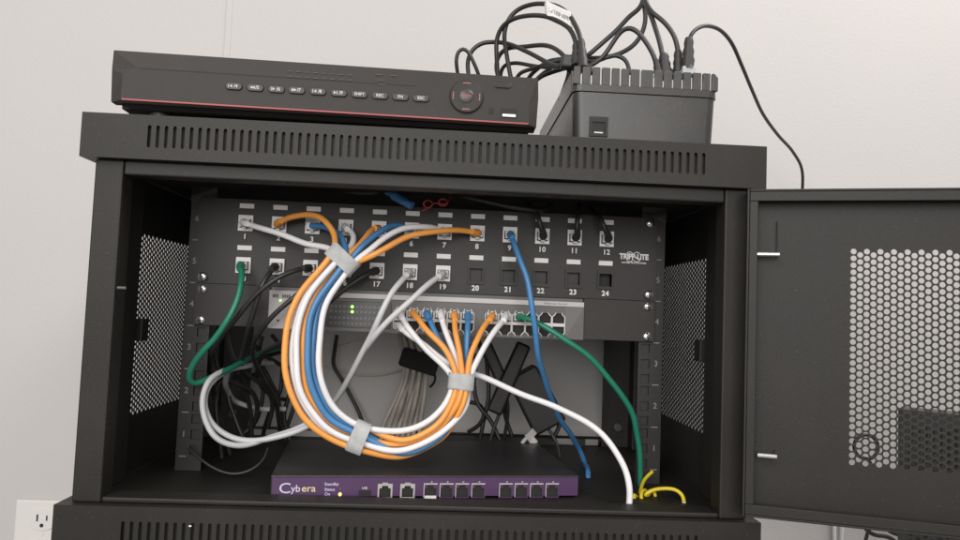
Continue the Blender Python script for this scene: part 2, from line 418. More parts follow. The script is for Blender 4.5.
for s in (-1, 1):
    x0, x1 = sorted((s*286, s*289))
    obj('side_light_blocker', MB().box(x0, x1, 345.5, WY-.5, 2, 364), 'rack', rack, bevel=.8)  # unseen plates added to keep side light off the wall behind
p = at(124, 288, 12); obj('lock_pin', MB().cyl((p.x-4, 9, p.z), (p.x+3, 9, p.z), 1.3), 'switch', rack)

# the door, swung open about 162 degrees
H = Vector((283.5, 5, 0)); DA = math.radians(18.2)
DU = Vector((math.cos(DA), -math.sin(DA), 0)); DN = Vector((-math.sin(DA), -math.cos(DA), 0))   # along the door, towards the viewer
def dfr(off): return lambda a, b_: H + DU*a + DN*off + Vector((0, 0, b_))
DZ0, DZ1, DL = 44.5, 326.5, 545
pd = at_plane(849.8, 300, H, DN); a_start = (pd-H).dot(DU)
c1 = at_plane(853.3, 440, H, DN); c2 = at_plane(894.3, 440, H, DN); pa = ((c2-H).dot(DU)-(c1-H).dot(DU))/6
r1 = at_plane(853.3, 441, H, DN).z; r2 = at_plane(853.3, 391, H, DN).z; pb = (r2-r1)/7.04
zbot = at_plane(853.3, 466, H, DN).z; ztop = at_plane(853.3, 249, H, DN).z
mb = MB(); perf(mb, dfr(0), 0, DL, DZ0+1, DZ1-1, a_start, DL-78, zbot, ztop, pa, pb, (.472)*min(pa, pb), 12, DN*.9)
door = obj('door', mb, 'rack', rack)
def dbox(mbx, a0, a1, o0, o1, z0, z1):
    vs = [dfr(o)(a, z) for z in (z0, z1) for o in (o0, o1) for a in (a0, a1)]
    return mbx.add(vs, [(0,1,3,2),(4,6,7,5),(0,4,5,1),(2,3,7,6),(0,2,6,4),(1,5,7,3)])
fl = MB(); dbox(fl, 2.2, DL, .6, 17, DZ1-2, DZ1); dbox(fl, 2.2, DL, 15.5, 17, DZ1-10.5, DZ1-2.2)
dbox(fl, 2.2, DL, .6, 17, DZ0, DZ0+2); dbox(fl, 2.2, DL, 15.5, 17, DZ0+2.2, DZ0+10.5)
dbox(fl, 0, 2, .6, 17, DZ0, DZ1); dbox(fl, 2.2, 9, 15.5, 17, DZ0+10.7, DZ1-10.7); dbox(fl, DL, DL+2, .6, 17, DZ0, DZ1)
obj('flange', fl, 'rack', door, bevel=.5)
for (xa, xb, y) in ((756, 779.5, 255), (757, 777, 456)):
    P0 = H+DN*11
    a = at_plane(xa, y-1, P0, DN); c = at_plane(xb, y, P0, DN)
    c.z = a.z
    po = obj('hinge_pin', MB().cyl(a, c, 2.2, 14), 'chrome', door, bevel=.4)
    m_ = (c-H).dot(DU)
    bk = MB(); dbox(bk, m_-1.6, m_-.6, 1, 3.4, a.z-3, a.z+30 if y < 300 else a.z+4)
    obj('hinge_bracket', bk, 'rack', po, bevel=.3)

# ================================================================== patch panel
PY = 131.5
pp = thing('patch_bay', 'black two row patch panel with numbered jacks 1 to 24', 'patch panel', (0, PY, 228.6))
jx = [-192.3+34.4*i for i in range(12)]; rowz = (292.4, 248.6)
mb = MB(); fr = frameXZ(PY-1.5)
cells = [(-241, jx[0]-17.2)] + [(x-17.2, x+17.2) for x in jx] + [(jx[-1]+17.2, 241)]
z0, z1 = 228.8, 317.4; zm = 271.
for i, (a, c) in enumerate(cells):
    if i in (0, 13): mb.quad(fr, a, c, z0, z1)
    else:
        x = jx[i-1]
        mb.cell(fr, a, c, zm, z1, rect(x, rowz[0], 15.4, 16.6)); mb.cell(fr, a, c, z0, zm, rect(x, rowz[1], 15.4, 16.6))
obj('faceplate', mb, 'panel', pp, solid=-2)
obj('rear_bracket', MB().box(-215, 215, 160, 162, 230, 316), 'darkhole', pp)
num = 0
for r in (0, 1):
    for i, x in enumerate(jx):
        num += 1; zc = rowz[r]; f0 = PY-3.2
        lb = MB().box(x-7.4, x+7.4, f0+.6, PY-1.2, zc+15.6, zc+20.6)
        obj('label_window', lb, 'label', pp, bevel=.3)
        nm = text_mb(str(num), 7.6, lambda a, b_, x=x, zc=zc: Vector((x+a, PY-3.75, zc-14.2+b_)), bold=.22, spacing=1.06)
        obj('port_number', nm, 'ink', pp)
        empty = r == 1 and i >= 7
        j = MB(); fj = frameXZ(PY-4.2)
        if empty:
            j.cell(frameXZ(PY-3.6), x-8.6, x+8.6, zc-9.6, zc+9.6, rect(x, zc, 13.4, 13.4))
            jo = obj('jack', j, 'panel', pp, solid=-1.6)
            obj('blank', MB().box(x-6.6, x+6.6, PY+(2 if i != 11 else 6), PY+12, zc-6.6, zc+6.6), 'panel' if i != 11 else 'darkhole', jo)
        else:
            j.cell(fj, x-7.5, x+7.5, zc-8.2, zc+8.2, rect(x, zc-.6, 11.8, 9.0))
            jo = obj('jack', j, 'jack', pp, solid=-9)
            obj('port_recess', MB().box(x-5.85, x+5.85, PY+2, PY+4.6, zc-5.05, zc+3.85), 'darkhole', jo)
LG = MB(); tz = at(634, 257, PY-3.7)
sl = .0
tm = text_mb("TRIPP-LITE", 7.2, lambda a, b_: Vector((tz.x+a*.98, PY-3.75, tz.z+b_*1.12)), bold=.34, spacing=.95)
LG.add(tm.v, tm.f)
lo = obj('logo', LG, 'ink', pp)
dec = MB()
tm = text_mb("POWER PROTECTION", 2.6, lambda a, b_: Vector((tz.x+a*1.02, PY-3.75, tz.z-6.4+b_)), bold=.06); dec.add(tm.v, tm.f)
for dx in (-4.6, 3.2):   # the two raised ovals of the badge, as thin outline rings
    ring = [(tz.x+dx+4.6*math.cos(a), tz.z+5.6*math.sin(a)) for a in [2*math.pi*k/28 for k in range(29)]]
    for k in range(28):
        a0, a1 = ring[k], ring[k+1]
        if abs((a0[1]+a1[1])/2-tz.z) < 3.4: continue
        i0 = (tz.x+dx+(a0[0]-tz.x-dx)*.86, tz.z+(a0[1]-tz.z)*.86); i1 = (tz.x+dx+(a1[0]-tz.x-dx)*.86, tz.z+(a1[1]-tz.z)*.86)
        dec.add([(a0[0], PY-3.75, a0[1]), (a1[0], PY-3.75, a1[1]), (i1[0], PY-3.75, i1[1]), (i0[0], PY-3.75, i0[1])], [(0,1,2,3)])
obj('logo_line', dec, 'ink', lo)
def screw(parent, x, z, Yf):
    mb = MB(); r = 4.6
    mb.tube([(x, Yf, z), (x, Yf-1.2, z), (x, Yf-2.4, z), (x, Yf-3.0, z)], [r, r, r*.78, r*.4], 20)
    so = obj('screw', mb, 'screw', parent, smooth=True)
    c = MB(); a = random.uniform(0, 1.5)
    for k in (0, math.pi/2):
        c.obox((x, Yf-2.7, z), (math.cos(a+k), 0, math.sin(a+k)), (0,1,0), (-math.sin(a+k), 0, math.cos(a+k)), 2.6, .55, .45)
    obj('slot', c, 'darkhole', so)
for x, z in ((-232.5, 235.1), (-232.5, 311.3), (232.5, 235.1), (232.5, 311.3)):
    if (x, z) != (-232.5, 311.3): screw(pp, x, z, PY-3.5)

# ================================================================== network switch
SY = 129.
sw = thing('network_switch', 'dark grey network switch with silver top strip and two rows of ports', 'switch', (0, 210, 184.5))
obj('case', MB().box(-164, 164, SY+4, 300, 184.6, 228.4), 'switch', sw, bevel=1.)
fc = MB(); ffr = frameXZ(SY)
sp_x = lambda px_: at(px_, 320, SY).x
pxs = [400, 413.5, 427, 440.5, 454, 467.5, 491.5, 505, 518.5, 531.8, 545, 558.4]
PX = [sp_x(v) for v in pxs]; pitch = (PX[5]-PX[0])/5
ztopp = at(480, 315.5, SY).z; PZ = (ztopp, ztopp-13.6)
def port_shape(x, z, flip):
    w, h = pitch*.43, 5.6
    pts = [(-w, -h), (w, -h), (w, 1.5), (w*.62, 3.4), (w*.45, 5.4), (-w*.45, 5.4), (-w*.62, 3.4), (-w, 1.5)]
    return [(x+a, z+(-c if flip else c)) for a, c in pts]
zmid = sum(PZ)/2; plo, phi = PZ[1]-8.2, PZ[0]+8.2
g = [(PX[0]-pitch/2, PX[5]+pitch/2), (PX[6]-pitch/2, PX[11]+pitch/2)]
zlo, zhi = 184.8, 218.8; xp0 = sp_x(300)
fc.quad(ffr, xp0, g[0][0], zlo, zhi); fc.quad(ffr, g[0][1], g[1][0], zlo, zhi); fc.quad(ffr, g[1][1], 164, zlo, zhi)
for a, c in g: fc.quad(ffr, a, c, zlo, plo); fc.quad(ffr, a, c, phi, zhi)
obj('faceplate', fc, 'switch', sw, solid=-1.5)
for gi in range(2):
    mb = MB()
    for x in PX[gi*6:gi*6+6]:
        mb.cell(frameXZ(SY-.8), x-pitch/2, x+pitch/2, zmid, phi, port_shape(x, PZ[0], False))
        mb.cell(frameXZ(SY-.8), x-pitch/2, x+pitch/2, plo, zmid, port_shape(x, PZ[1], True))
    po = obj('port_block', mb, 'switch', sw, solid=-3)
    # pale outlines of the ports
    ol = MB()
    for x in PX[gi*6:gi*6+6]:
        for k in (0, 1):
            sh = port_shape(x, PZ[k], k == 1); n = len(sh)
            cx, cz = x, PZ[k]
            for q in range(n):
                if q in (4,): continue
                a0, a1 = sh[q], sh[(q+1) % n]
                big = lambda p_: (cx+(p_[0]-cx)*1.17, cz+(p_[1]-cz)*1.22)
                b0, b1 = big(a0), big(a1)
                ol.add([(a0[0], SY-1.25, a0[1]), (a1[0], SY-1.25, a1[1]), (b1[0], SY-1.25, b1[1]), (b0[0], SY-1.25, b0[1])], [(0,1,2,3)])
    ol.box(PX[gi*6]-pitch/2, PX[gi*6+5]+pitch/2, SY-1.5, SY-.9, zmid-1.7, zmid+1.7)
    obj('port_outline', ol, 'portframe', po)
    rec = MB(); rec.box(PX[gi*6]-pitch/2, PX[gi*6+5]+pitch/2, SY+2.3, SY+3.2, plo, phi)
    obj('port_recess', rec, 'darkhole', po)
obj('trim_strip', MB().box(sp_x(299), 164, SY-1.6, SY+1.9, 219, 224.2), 'silver', sw, bevel=.4)
obj('badge_plate', MB().box(-164, sp_x(299.4), SY-1.6, SY+1.9, 184.6, 224.2), 'platesilver', sw, bevel=.5)
tx = at(556, 301.5, SY-1.7)
tm = text_mb("Ethernet Switch", 3.1, lambda a, b_: Vector((tx.x+a*1.05, SY-1.72, 221.6+b_)), bold=.03, spacing=1.15)
obj('lettering', tm, 'darkink', sw)
bb = MB()
for x0, x1 in ((272.8, 279), (282.5, 291)):
    a, c = at(x0, 294, SY-1.7).x, at(x1, 294, SY-1.7).x; w = (c-a)/4.6
    for k in range(4): bb.box(a+k*w*1.15, a+k*w*1.15+w*.8, SY-1.9, SY-1.62, 216.5, 220.)
obj('badge_marks', bb, 'darkink', sw)
dp = MB(); a, c = sp_x(303), sp_x(391); dp.box(a, c, SY-.9, SY-.1, 188.5, 216)
do = obj('led_panel', dp, 'switchdark', sw, bevel=.4)
for rr_, z in enumerate((at(352, 306.7, SY).z, at(352, 311.7, SY).z, at(352, 318, SY).z, at(352, 323.5, SY).z)):
    tk = MB()
    for k in range(13):
        x = sp_x(331+k*4.3)
        if k == 5 and rr_ < 2: continue
        tk.box(x-1.2, x+1.2, SY-1.25, SY-.95, z-1.2, z+1.2)
    obj('led_row', tk, 'ledoff', do)
for y in (306.7, 311.7):
    p = at(352.2, y, SY-1.5)
    obj('led', MB().tube([(p.x, SY-.9, p.z), (p.x, SY-1.6, p.z)], 1.5, 14), 'ledg', do)
p = at(280.5, 300.5, SY-1.7); obj('led', MB().cyl((p.x, SY-1.5, p.z), (p.x, SY-2.2, p.z), 1.1, 12), 'ledg', sw)
for x_, y_ in ((313.5, 318), (312.5, 322)):
    p = at(x_, y_, SY-1.2); obj('led', MB().cyl((p.x, SY-.7, p.z), (p.x, SY-1.4, p.z), 1.0, 12), 'ledy', do)
p = at(278, 320.5, SY-1.7); obj('reset_hole', MB().cyl((p.x, SY-1.5, p.z), (p.x, SY-1.75, p.z), 1.2, 12), 'darkhole', sw)
for s in (-1, 1):
    x0, x1 = sorted((s*164.3, s*241))
    eo = obj('mounting_ear', MB().box(x0, x1, PY-1, PY+1.4, 185.2, 228.5), 'panel', sw, bevel=.5)
    screw(eo, s*232.5, 190.6, PY-1); screw(eo, s*232.5, 222.4, PY-1)

# ================================================================== router on the rack floor
RYAW = math.radians(6.8)
rt = thing('router', 'slim black router with purple front panel on the rack floor', 'router', (9, 51, 36.4), RYAW)
RW = W[rt.name]; RI = RW.inverted(); rn = RW.to_3x3() @ Vector((0, 1, 0))
def rl(x, y): return RI @ at_plane(x, y, Vector((9, 51, 0)), rn)
rx0, rx1 = rl(272, 486).x, rl(577.5, 490).x
rtop = (rl(275, 475.5).z+rl(574, 478).z)/2
obj('case', MB().box(rx0-1.5, rx1+1.5, .8, 178, 2, rtop+.9), 'routertop', rt, local=True, bevel=1.)
for sx in (rx0+18, rx1-18):
    for yy in (16, 160): obj('foot', MB().cyl((sx, yy, 0), (sx, yy, 2), 7), 'plugblk', rt, local=True)
fz0, fz1 = 2.4, rtop-.6
fp = MB(); rfr = frameXZ(-.6)
pc = [385, 407.5] + [430.4, 446.3, 462, 478] + [505.6, 521, 536.3, 551.9]
RX = [rl(v, 490, ).x for v in pc]; hz = rl(460, 490.3).z
hw = 6.8; hh0, hh1 = hz-7.0, hz+6.6
prev = rx0
for x in RX:
    fp.quad(rfr, prev, x-hw, fz0, fz1)
    fp.quad(rfr, x-hw, x+hw, fz0, hh0); fp.quad(rfr, x-hw, x+hw, hh1, fz1)
    shp = [(x-5.4, hh0+1), (x+5.4, hh0+1), (x+5.4, hz+2), (x+3, hz+2.4), (x+2.6, hz+5), (x-2.6, hz+5), (x-3, hz+2.4), (x-5.4, hz+2)]
    fp.cell(rfr, x-hw, x+hw, hh0, hh1, shp); prev = x+hw
fp.quad(rfr, prev, rx1, fz0, fz1)
fo = obj('front_panel', fp, 'purple', rt, local=True)
for i, x in enumerate(RX):
    fm = MB()
    shp = [(x-5.2, hh0+1.2), (x+5.2, hh0+1.2), (x+5.2, hz+2), (x+3, hz+2.4), (x+2.6, hz+4.4), (x-2.6, hz+4.4), (x-3, hz+2.4), (x-5.2, hz+2)]
    if i < 2:
        fm.cell(frameXZ(-.95), x-6.7, x+6.7, hz-7.0, hz+6.2, shp)
        fm.box(x-2.6, x+2.6, -1.2, -.7, hz+6.2, hz+7.2)
    else:
        fm.box(x-6.4, x+6.4, -1.15, -.62, hz+5.4, hz+6.7)
        fm.box(x-6.4, x-5.6, -1.0, -.62, hz-6, hz+5.3)
        fm.box(x+.2, x+1.6, -1.0, -.62, hz+7.4, hz+8.4)
    obj('port', fm, 'portdim', rt, local=True)
    obj('port_recess', MB().box(x-6.2, x+6.2, .5, .78, hz-6.8, hz+6.), 'darkhole', rt, local=True)
p = rl(365, 492.5); obj('usb_port', MB().box(p.x-5.5, p.x+5.5, -1.0, -.62, p.z-2.2, p.z+2.2), 'darkhole', rt, local=True)
p = rl(340, 494); obj('led', MB().cyl((p.x, -.6, p.z), (p.x, -1.6, p.z), 1.5, 14), 'ledy', rt, local=True)
p = rl(340.5, 488.5); obj('led', MB().cyl((p.x, -.6, p.z), (p.x, -1.2, p.z), .8, 12), 'ledoff', rt, local=True)
x = RX[2]; obj('port_cover', MB().box(x-5.4, x+5.4, -1.8, -.7, hz-7.2, hz-4.6), 'label', rt, local=True)
def rtext(w, sz, px_, py_, m_, name, kx=1., bold=.04):
    p = rl(px_, py_); tm = text_mb(w, sz, lambda a, b_: Vector((p.x+a*kx, -.75, p.z+b_)), align='LEFT', bold=bold); obj(name, tm, m_, rt, local=True)
rtext("C", 13.0, 278.5, 488.5, 'lavender', 'logo', 1.2, .0)
rtext("yb", 8.8, 291, 488.6, 'lavender', 'logo', 1., .06)
rtext("era", 8.8, 301.5, 488.4, 'gold', 'logo', 1.1, .06)
rtext("Standby", 3.8, 324.5, 484, 'lavender', 'lettering', 1.05); rtext("Status", 3.8, 324.5, 489.3, 'lavender', 'lettering'); rtext("On", 3.8, 324.5, 494, 'lavender', 'lettering')
rtext("USB", 2.8, 362, 488, 'lavender', 'lettering')

# ================================================================== recorder on top of the rack
DY = math.radians(2.0)
dv = thing('video_recorder', 'flat black video recorder with red line and row of buttons on the rack top', 'recorder', (-92.5, 2.6, 368.2), DY)
DVW = W[dv.name]; DVI = DVW.inverted(); dn = (DVW.to_3x3() @ Vector((0, 1, 0)))
def dl(x, y, off=0.):      # pixel -> recorder coordinates on its front plane
    return DVI @ at_plane(x, y, DVW @ Vector((0, off, 0)), dn)
tl, tr = dl(115.5, 52, 5), dl(538.5, 79.5, 5)
zt = (tl.z+tr.z)/2; xl_, xr_ = dl(111.5, 95, 5).x, dl(537.5, 110, 5).x
zs = (dl(124, 99).z+dl(527, 125).z)/2
za = (dl(136, 68.5).z+dl(515, 92).z)/2
obj('case', MB().box(xl_+6, xr_-6, 12.3, 265, 6, zt-1.5), 'dvr', dv, local=True, bevel=1)
for sx in (-150, 150):
    for y in (25, 235): obj('foot', MB().cyl((sx, y, 0), (sx, y, 6), 9, 20), 'plugblk', dv, local=True)
xi0, xi1 = xl_+10, xr_-8.5
inn = [(xi0, zs), (xi1, zs), (xi1, za-8), (xi1-12, za), (xi0+12, za), (xi0, za-6)]
out = [(xl_+1, zs-2), (xr_-1, zs-2), (xr_, zt-18), (xr_-1, zt), (xl_+1, zt), (xl_, zt-16)]
outY = [2.4, 2.4, 2.0, .7, .7, 2.0]
bz = MB(); n = 6
vs = [(a, 0, c) for a, c in inn] + [(a, outY[k], c) for k, (a, c) in enumerate(out)] + [(a, 12, c) for a, c in out]
fs = [tuple(range(6))] + [(k, 6+k, 6+(k+1) % 6, (k+1) % 6) for k in range(6)] + [(6+k, 12+k, 12+(k+1) % 6, 6+(k+1) % 6) for k in range(6)]
bz.add(vs, fs)
# lower chamfer of the bezel
bz.add([(xl_+9, 6.5, zs-1.9), (xr_-1, 6.5, zs-1.9), (xr_-2, 12.2, 6), (xl_+14, 12.2, 6), (xl_+9, 12.25, zs-1.9), (xr_-1, 12.25, zs-1.9)],
       [(0,1,2,3), (4,3,2,5), (0,3,4), (1,5,2), (0,4,5,1)])
bo = obj('bezel', bz, 'dvr', dv, local=True, bevel=.5)
obj('groove', MB().box(xi0+14, xi0+250, -.12, .3, za-.45, za+.45), 'darkhole', dv, local=True)
obj('red_line', MB().box(xi0+.5, xi1, -.5, 3, zs-.4, zs+1.2), 'red', dv, local=True, bevel=.3)
btn = [(234, 86.5, "H/4"), (255.5, 88, "M/5"), (276.5, 89.5, "I-/6"), (297, 90.5, "H/7"), (318, 91.8, "H/8"), (339, 93.3, "M/9"),
       (359.5, 94.6, "SHIFT"), (380, 96, "REC"), (400.5, 97.3, "FN"), (421, 98.6, "ESC")]
glyph = {"H/4": ("\u25b6/4"), }
for x, y, s_ in btn:
    p = dl(x, y); mb = MB()
    mb.prism([(p.x+a, p.z+c) for a, c in [(4.1*(1 if math.cos(t_) > 0 else -1)+3.1*math.cos(t_), 3.3*math.sin(t_)) for t_ in [2*math.pi*(k+.5)/24 for k in range(24)]]], -1.5, .6)
    b_o = obj('button', mb, 'dvrbtn', dv, local=True, bevel=.6)
    tm = MB()
    body = s_
    if '/' in s_:
        body = s_.split('/')[1]
        t2 = text_mb("/"+body, 4.0, lambda a, b_, p=p: Vector((p.x+.3+a, -1.62, p.z+b_)), bold=.12, align='LEFT'); tm.add(t2.v, t2.f)
        k = int(body)
        xx, zz = p.x-4.4, p.z
        tri = lambda x0, sgn: tm.add([(x0, -1.62, zz+1.4), (x0+sgn*2.3, -1.62, zz), (x0, -1.62, zz-1.4)], [(0,1,2)])
        bar = lambda x0: tm.add([(x0, -1.62, zz+1.4), (x0+.6, -1.62, zz+1.4), (x0+.6, -1.62, zz-1.4), (x0, -1.62, zz-1.4)], [(0,1,2,3)])
        if k in (4, 8): bar(xx-.2); tri(xx+3.2, -1)
        elif k == 5: tri(xx+2.2, -1); tri(xx+4.2, -1)
        elif k == 6: bar(xx); tri(xx+1.2, 1)
        elif k == 7: tri(xx, 1); tri(xx+2, 1)
        else: tri(xx, 1); bar(xx+2.6)
    else:
        t2 = text_mb(s_, 3.5 if len(s_) > 3 else 3.8, lambda a, b_, p=p: Vector((p.x+a, -1.62, p.z+b_)), bold=.1); tm.add(t2.v, t2.f)
    obj('button_mark', tm, 'inkmid', b_o, local=True)
p = dl(466.3, 97)
def ring(r0, r1, y0, y1, n=40):
    mb = MB(); vs = []
    for r_, y_ in ((r0, y0), (r1, y1)):
        for k in range(n): a = 2*math.pi*k/n; vs.append((p.x+r_*math.cos(a), y_, p.z+r_*math.sin(a)))
    mb.add(vs, [(k, (k+1) % n, n+(k+1) % n, n+k) for k in range(n)]); return mb
jd = MB(); jd.tube([(p.x, .5, p.z), (p.x, -1.6, p.z), (p.x, -2.6, p.z), (p.x, -2.2, p.z)], [15.2, 15, 14, 9.5], 44, cap=False)
jo = obj('jog_dial', jd, 'dvr', dv, local=True, smooth=True)
jr = MB(); jr.tube([(p.x, -2.2, p.z), (p.x, -1.5, p.z), (p.x, -1.4, p.z)], [9.6, 7.2, 6.6], 40, cap=False); obj('dial_ring', jr, 'redglow', jo, local=True, smooth=True)
jb = MB(); jb.tube([(p.x, 0, p.z), (p.x, -2.6, p.z), (p.x, -3.4, p.z)], [6.6, 6.4, 5.2], 36); kb = obj('dial_button', jb, 'ups', jo, local=True, smooth=True)
tm = text_mb("ENTER", 2.9, lambda a, b_: Vector((p.x+a, -3.5, p.z+b_)), bold=.1); obj('button_mark', tm, 'red', kb, local=True)
for a in range(4):
    an = math.pi/2*a; q = Vector((p.x+11.7*math.cos(an), -2.5, p.z+11.7*math.sin(an)))
    obj('dial_mark', MB().obox(q, (math.cos(an), 0, math.sin(an)), (0,1,0), (-math.sin(an), 0, math.cos(an)), .5, .25, 3.4), 'redglow', jo, local=True)
q = dl(491.5, 111); obj('infrared_window', MB().box(q.x-2, q.x+2, -.4, .3, q.z-2.6, q.z+2.6), 'darkhole', dv, local=True, bevel=.3)
q = dl(509, 113.5)
uo = obj('usb_port', MB().box(q.x-7, q.x+7, -.7, .4, q.z-3.8, q.z+4.2), 'darkhole', dv, local=True)
obj('contact_tongue', MB().box(q.x-6, q.x+6, -1.0, -.72, q.z-3.2, q.z-.8), 'outlet', uo, local=True)
q = dl(502.5, 86.5, 3)
pwr = MB(); pw = [(q.x+(5.4 if math.cos(t_) > 0 else -5.4)+3.*math.cos(t_), q.z+2.9*math.sin(t_)) for t_ in [2*math.pi*(k+.5)/24 for k in range(24)]]
pwr.prism(pw, -.2, 4.8); po = obj('power_button', pwr, 'dvrbtn', dv, local=True, bevel=.5)
obj('button_cap', MB().prism([(q.x+(a-q.x)*.88, q.z+(c-q.z)*.78) for a, c in pw], -1.0, -.3), 'dvr', po, local=True, bevel=.3)
# faint printed legends along the upper strip (a grid of channel marks)
lg = MB()
for r_ in range(2):
    for k in range(8):
        q = dl(290+k*8.6, 71.5+k*.55+r_*5.2, 0.4); lg.box(q.x-2.2, q.x+2.2, q.y-.9, q.y-.5, q.z-.35, q.z+.35)
for x, y in ((379, 75), (394, 76), (381, 80.5), (382, 85)):
    q = dl(x, y, 0.4); lg.box(q.x-3, q.x+3, q.y-.9, q.y-.5, q.z-.35, q.z+.35)
obj('legend_marks', lg, 'inkdim', dv, local=True)

# ================================================================== battery backup on top of the rack
UY = 22.
bx0, bx1 = 127.5, 261.5
up_ = thing('battery_backup', 'charcoal battery backup box with slotted rim holding black plugs', 'power supply', (195, UY+120, 368.2))
zr = 416.5; ztp = 439.5
body = MB()
def rrect(x0, x1, y0, y1, r, n=6):
    P = []
    for cx, cy_, a0 in ((x1-r, y0+r, -90), (x1-r, y1-r, 0), (x0+r, y1-r, 90), (x0+r, y0+r, 180)):
        for k in range(n+1): a = math.radians(a0+90*k/n); P.append((cx+r*math.cos(a), cy_+r*math.sin(a)))
    return P
def loft(mb, rings):
    n = len(rings[0][0]); o = len(mb.v)
    for P, z in rings: mb.v += [Vector((a, c, z)) for a, c in P]
    for i in range(len(rings)-1):
        for k in range(n): mb.f.append((o+i*n+k, o+i*n+(k+1) % n, o+(i+1)*n+(k+1) % n, o+(i+1)*n+k))
    mb.f.append(tuple(o+k for k in range(n-1, -1, -1))); mb.f.append(tuple(o+(len(rings)-1)*n+k for k in range(n)))
loft(body, [(rrect(bx0+2.2, bx1-1.6, UY+1, 263, 9), 368.4), (rrect(bx0-.1, bx1+.1, UY-.7, 264, 9), zr-.8)])
obj('case', body, 'ups', up_, smooth=True)
rim = MB(); loft(rim, [(rrect(bx0-1.2, bx1+1.2, UY-1.6, 265, 9), zr), (rrect(bx0-1, bx1+1, UY-1.4, 265, 9), zr+6.5)])
obj('top_cover', rim, 'ups', up_, smooth=True)
fin = MB(); edges = [581.5, 591.5, 601, 611, 620.5, 630, 640.5, 654, 663.5, 673, 682.5, 692, 702, 711]
fx = [at(v, 80, UY).x for v in edges]; gaps = [(v-.95, v+.95) for v in fx]
lim = [bx0-.8]+[v for gp in gaps for v in gp]+[bx1+.8]
for i in range(0, len(lim), 2):
    a, c = lim[i], lim[i+1]
    if i == 0: fin.prism([(a, zr+6.4), (c, zr+6.4), (c, ztp), (a+1, ztp)], UY-1.2, UY+3.2)
    elif i == len(lim)-2: fin.prism([(a, zr+6.4), (c, zr+6.4), (c, ztp-4), (c-3.5, ztp), (a, ztp)], UY-1.2, UY+3.2)
    else: fin.box(a, c, UY-1.2, UY+3.2, zr+6.4, ztp)
obj('slotted_rim', fin, 'ups', up_, bevel=.5)
# raised side walls and the outlet block behind the rim
obj('side_wall', MB().box(bx0-.8, bx0+4, UY+9.3, 258, zr+4.6, ztp-.5), 'ups', up_, bevel=1.5)
obj('outlet_block', MB().box(at(650, 80, 45).x, at(700, 80, 45).x, 40, 84, zr+4.6, ztp-9), 'ups', up_, bevel=1.5)
s0, s1 = at(589.5, 126, UY-1), at(608, 126, UY-1)
c0, c1 = at(598, 117, UY).z, at(598, 136.5, UY).z
sk = MB(); sk.cell(frameXZ(UY-1.4), s0.x, s1.x, c1, c0, rect((s0.x+s1.x)/2, (c0+c1)/2-1, 12.5, 10.5)); so = obj('phone_socket', sk, 'rack', up_, solid=-1.5)
obj('socket_recess', MB().box(s0.x+1, s1.x-1, UY-.55, UY+.75, c1+.8, c0-.8), 'darkhole', so)
obj('socket_latch', MB().box((s0.x+s1.x)/2-4, (s0.x+s1.x)/2+4, UY-1.1, UY-.6, c1+2.6, c1+4), 'portframe', so)

# cords of the battery backup and the recorder
CG = 'black cords tangled behind the recorder and battery box'
CR = 2.45
def plug_part(parent, a, b_, r, name='plug', mt='plugblk', steps=True):
    a, b_ = Vector(a), Vector(b_); mb = MB(); pts = []; rs = []
    n = 7
    for k in range(n+1):
        t_ = k/n; pts.append(a.lerp(b_, t_)); rr = r*(1-.42*t_)
        if steps and k % 2: rr *= .84
        rs.append(rr*1.22)
    mb.tube(pts, rs, 14); return obj(name, mb, mt, parent, smooth=True)
c_, pth = cable('power_cable', [(583, 66, 62), (582.5, 52, 66), (580, 36, 74), (574, 23, 85), (567.5, 13, 95), (557, 6, 105), (543, 3.5, 115), (532, 4, 125), (518, 10, 135), (508, 22, 140), (504, 37, 145), (506, 53, 150), (511, 78, 155), (516, 95, 160)], CR, 'cord',
    'black cord arching highest to the upper end of the white tag', 'cord', CG)
plug_part(c_, at(583, 69, 60), at(581, 40, 71), 5.2)
c_, pth = cable('power_cable', [(577, 64, 66), (577, 52, 70), (575, 40, 76), (568, 28, 88), (557, 21, 98), (546, 16.5, 108), (530, 15, 118), (515, 18, 130), (503, 26, 140), (497, 38, 146), (496, 54, 150), (498, 78, 158), (500, 95, 160)], CR, 'cord',
    'black cord arching through the lower edge of the white tag', 'cord', CG)
plug_part(c_, at(576.5, 66, 66), at(575.5, 44, 74), 4.6)
Y_ = 104
q0, q1, q2, q3 = at(545, 1.5, 108), at(570, 13, 91), at(572, 29.5, 91), at(546, 17.5, 107)
off = Vector((.6, -3.4, 0)); tg = MB()
tg.add([q0+off, q1+off, q2+off, q3+off] + [v-off for v in (q0, q1, q2, q3)], [(0,1,2,3), (7,6,5,4), (0,4,5,1), (1,5,6,2), (2,6,7,3), (3,7,4,0)])
t = obj('cable_tag', tg, 'label', bevel=1.2); tag(t, 'white printed paper tag wrapped round two black cords', 'tag')
bl = MB()
for k in range(15):
    u0, u1 = .08+k*.056, .08+k*.056+random.uniform(.02, .04)
    for lo_, hi_ in ((.40, .47), (.50, .57), (.60, .66)):
        if random.random() < .2: continue
        P = lambda u, v: q0.lerp(q1, u).lerp(q3.lerp(q2, u), v) + off*1.06
        bl.add([P(u0, lo_), P(u1, lo_), P(u1, hi_), P(u0, hi_)], [(0,1,2,3)])
obj('tag_print', bl, 'darkink', t)
cable('power_cable', [(459, 92, 170), (458, 74, 165), (456.7, 62, 160), (458, 52, 158), (463, 48, 157), (468, 52, 158), (473, 62, 160), (479, 76, 165), (482, 92, 170)], 2.1, 'cord', 'small narrow black cord loop leftmost behind the recorder', 'cord', CG)
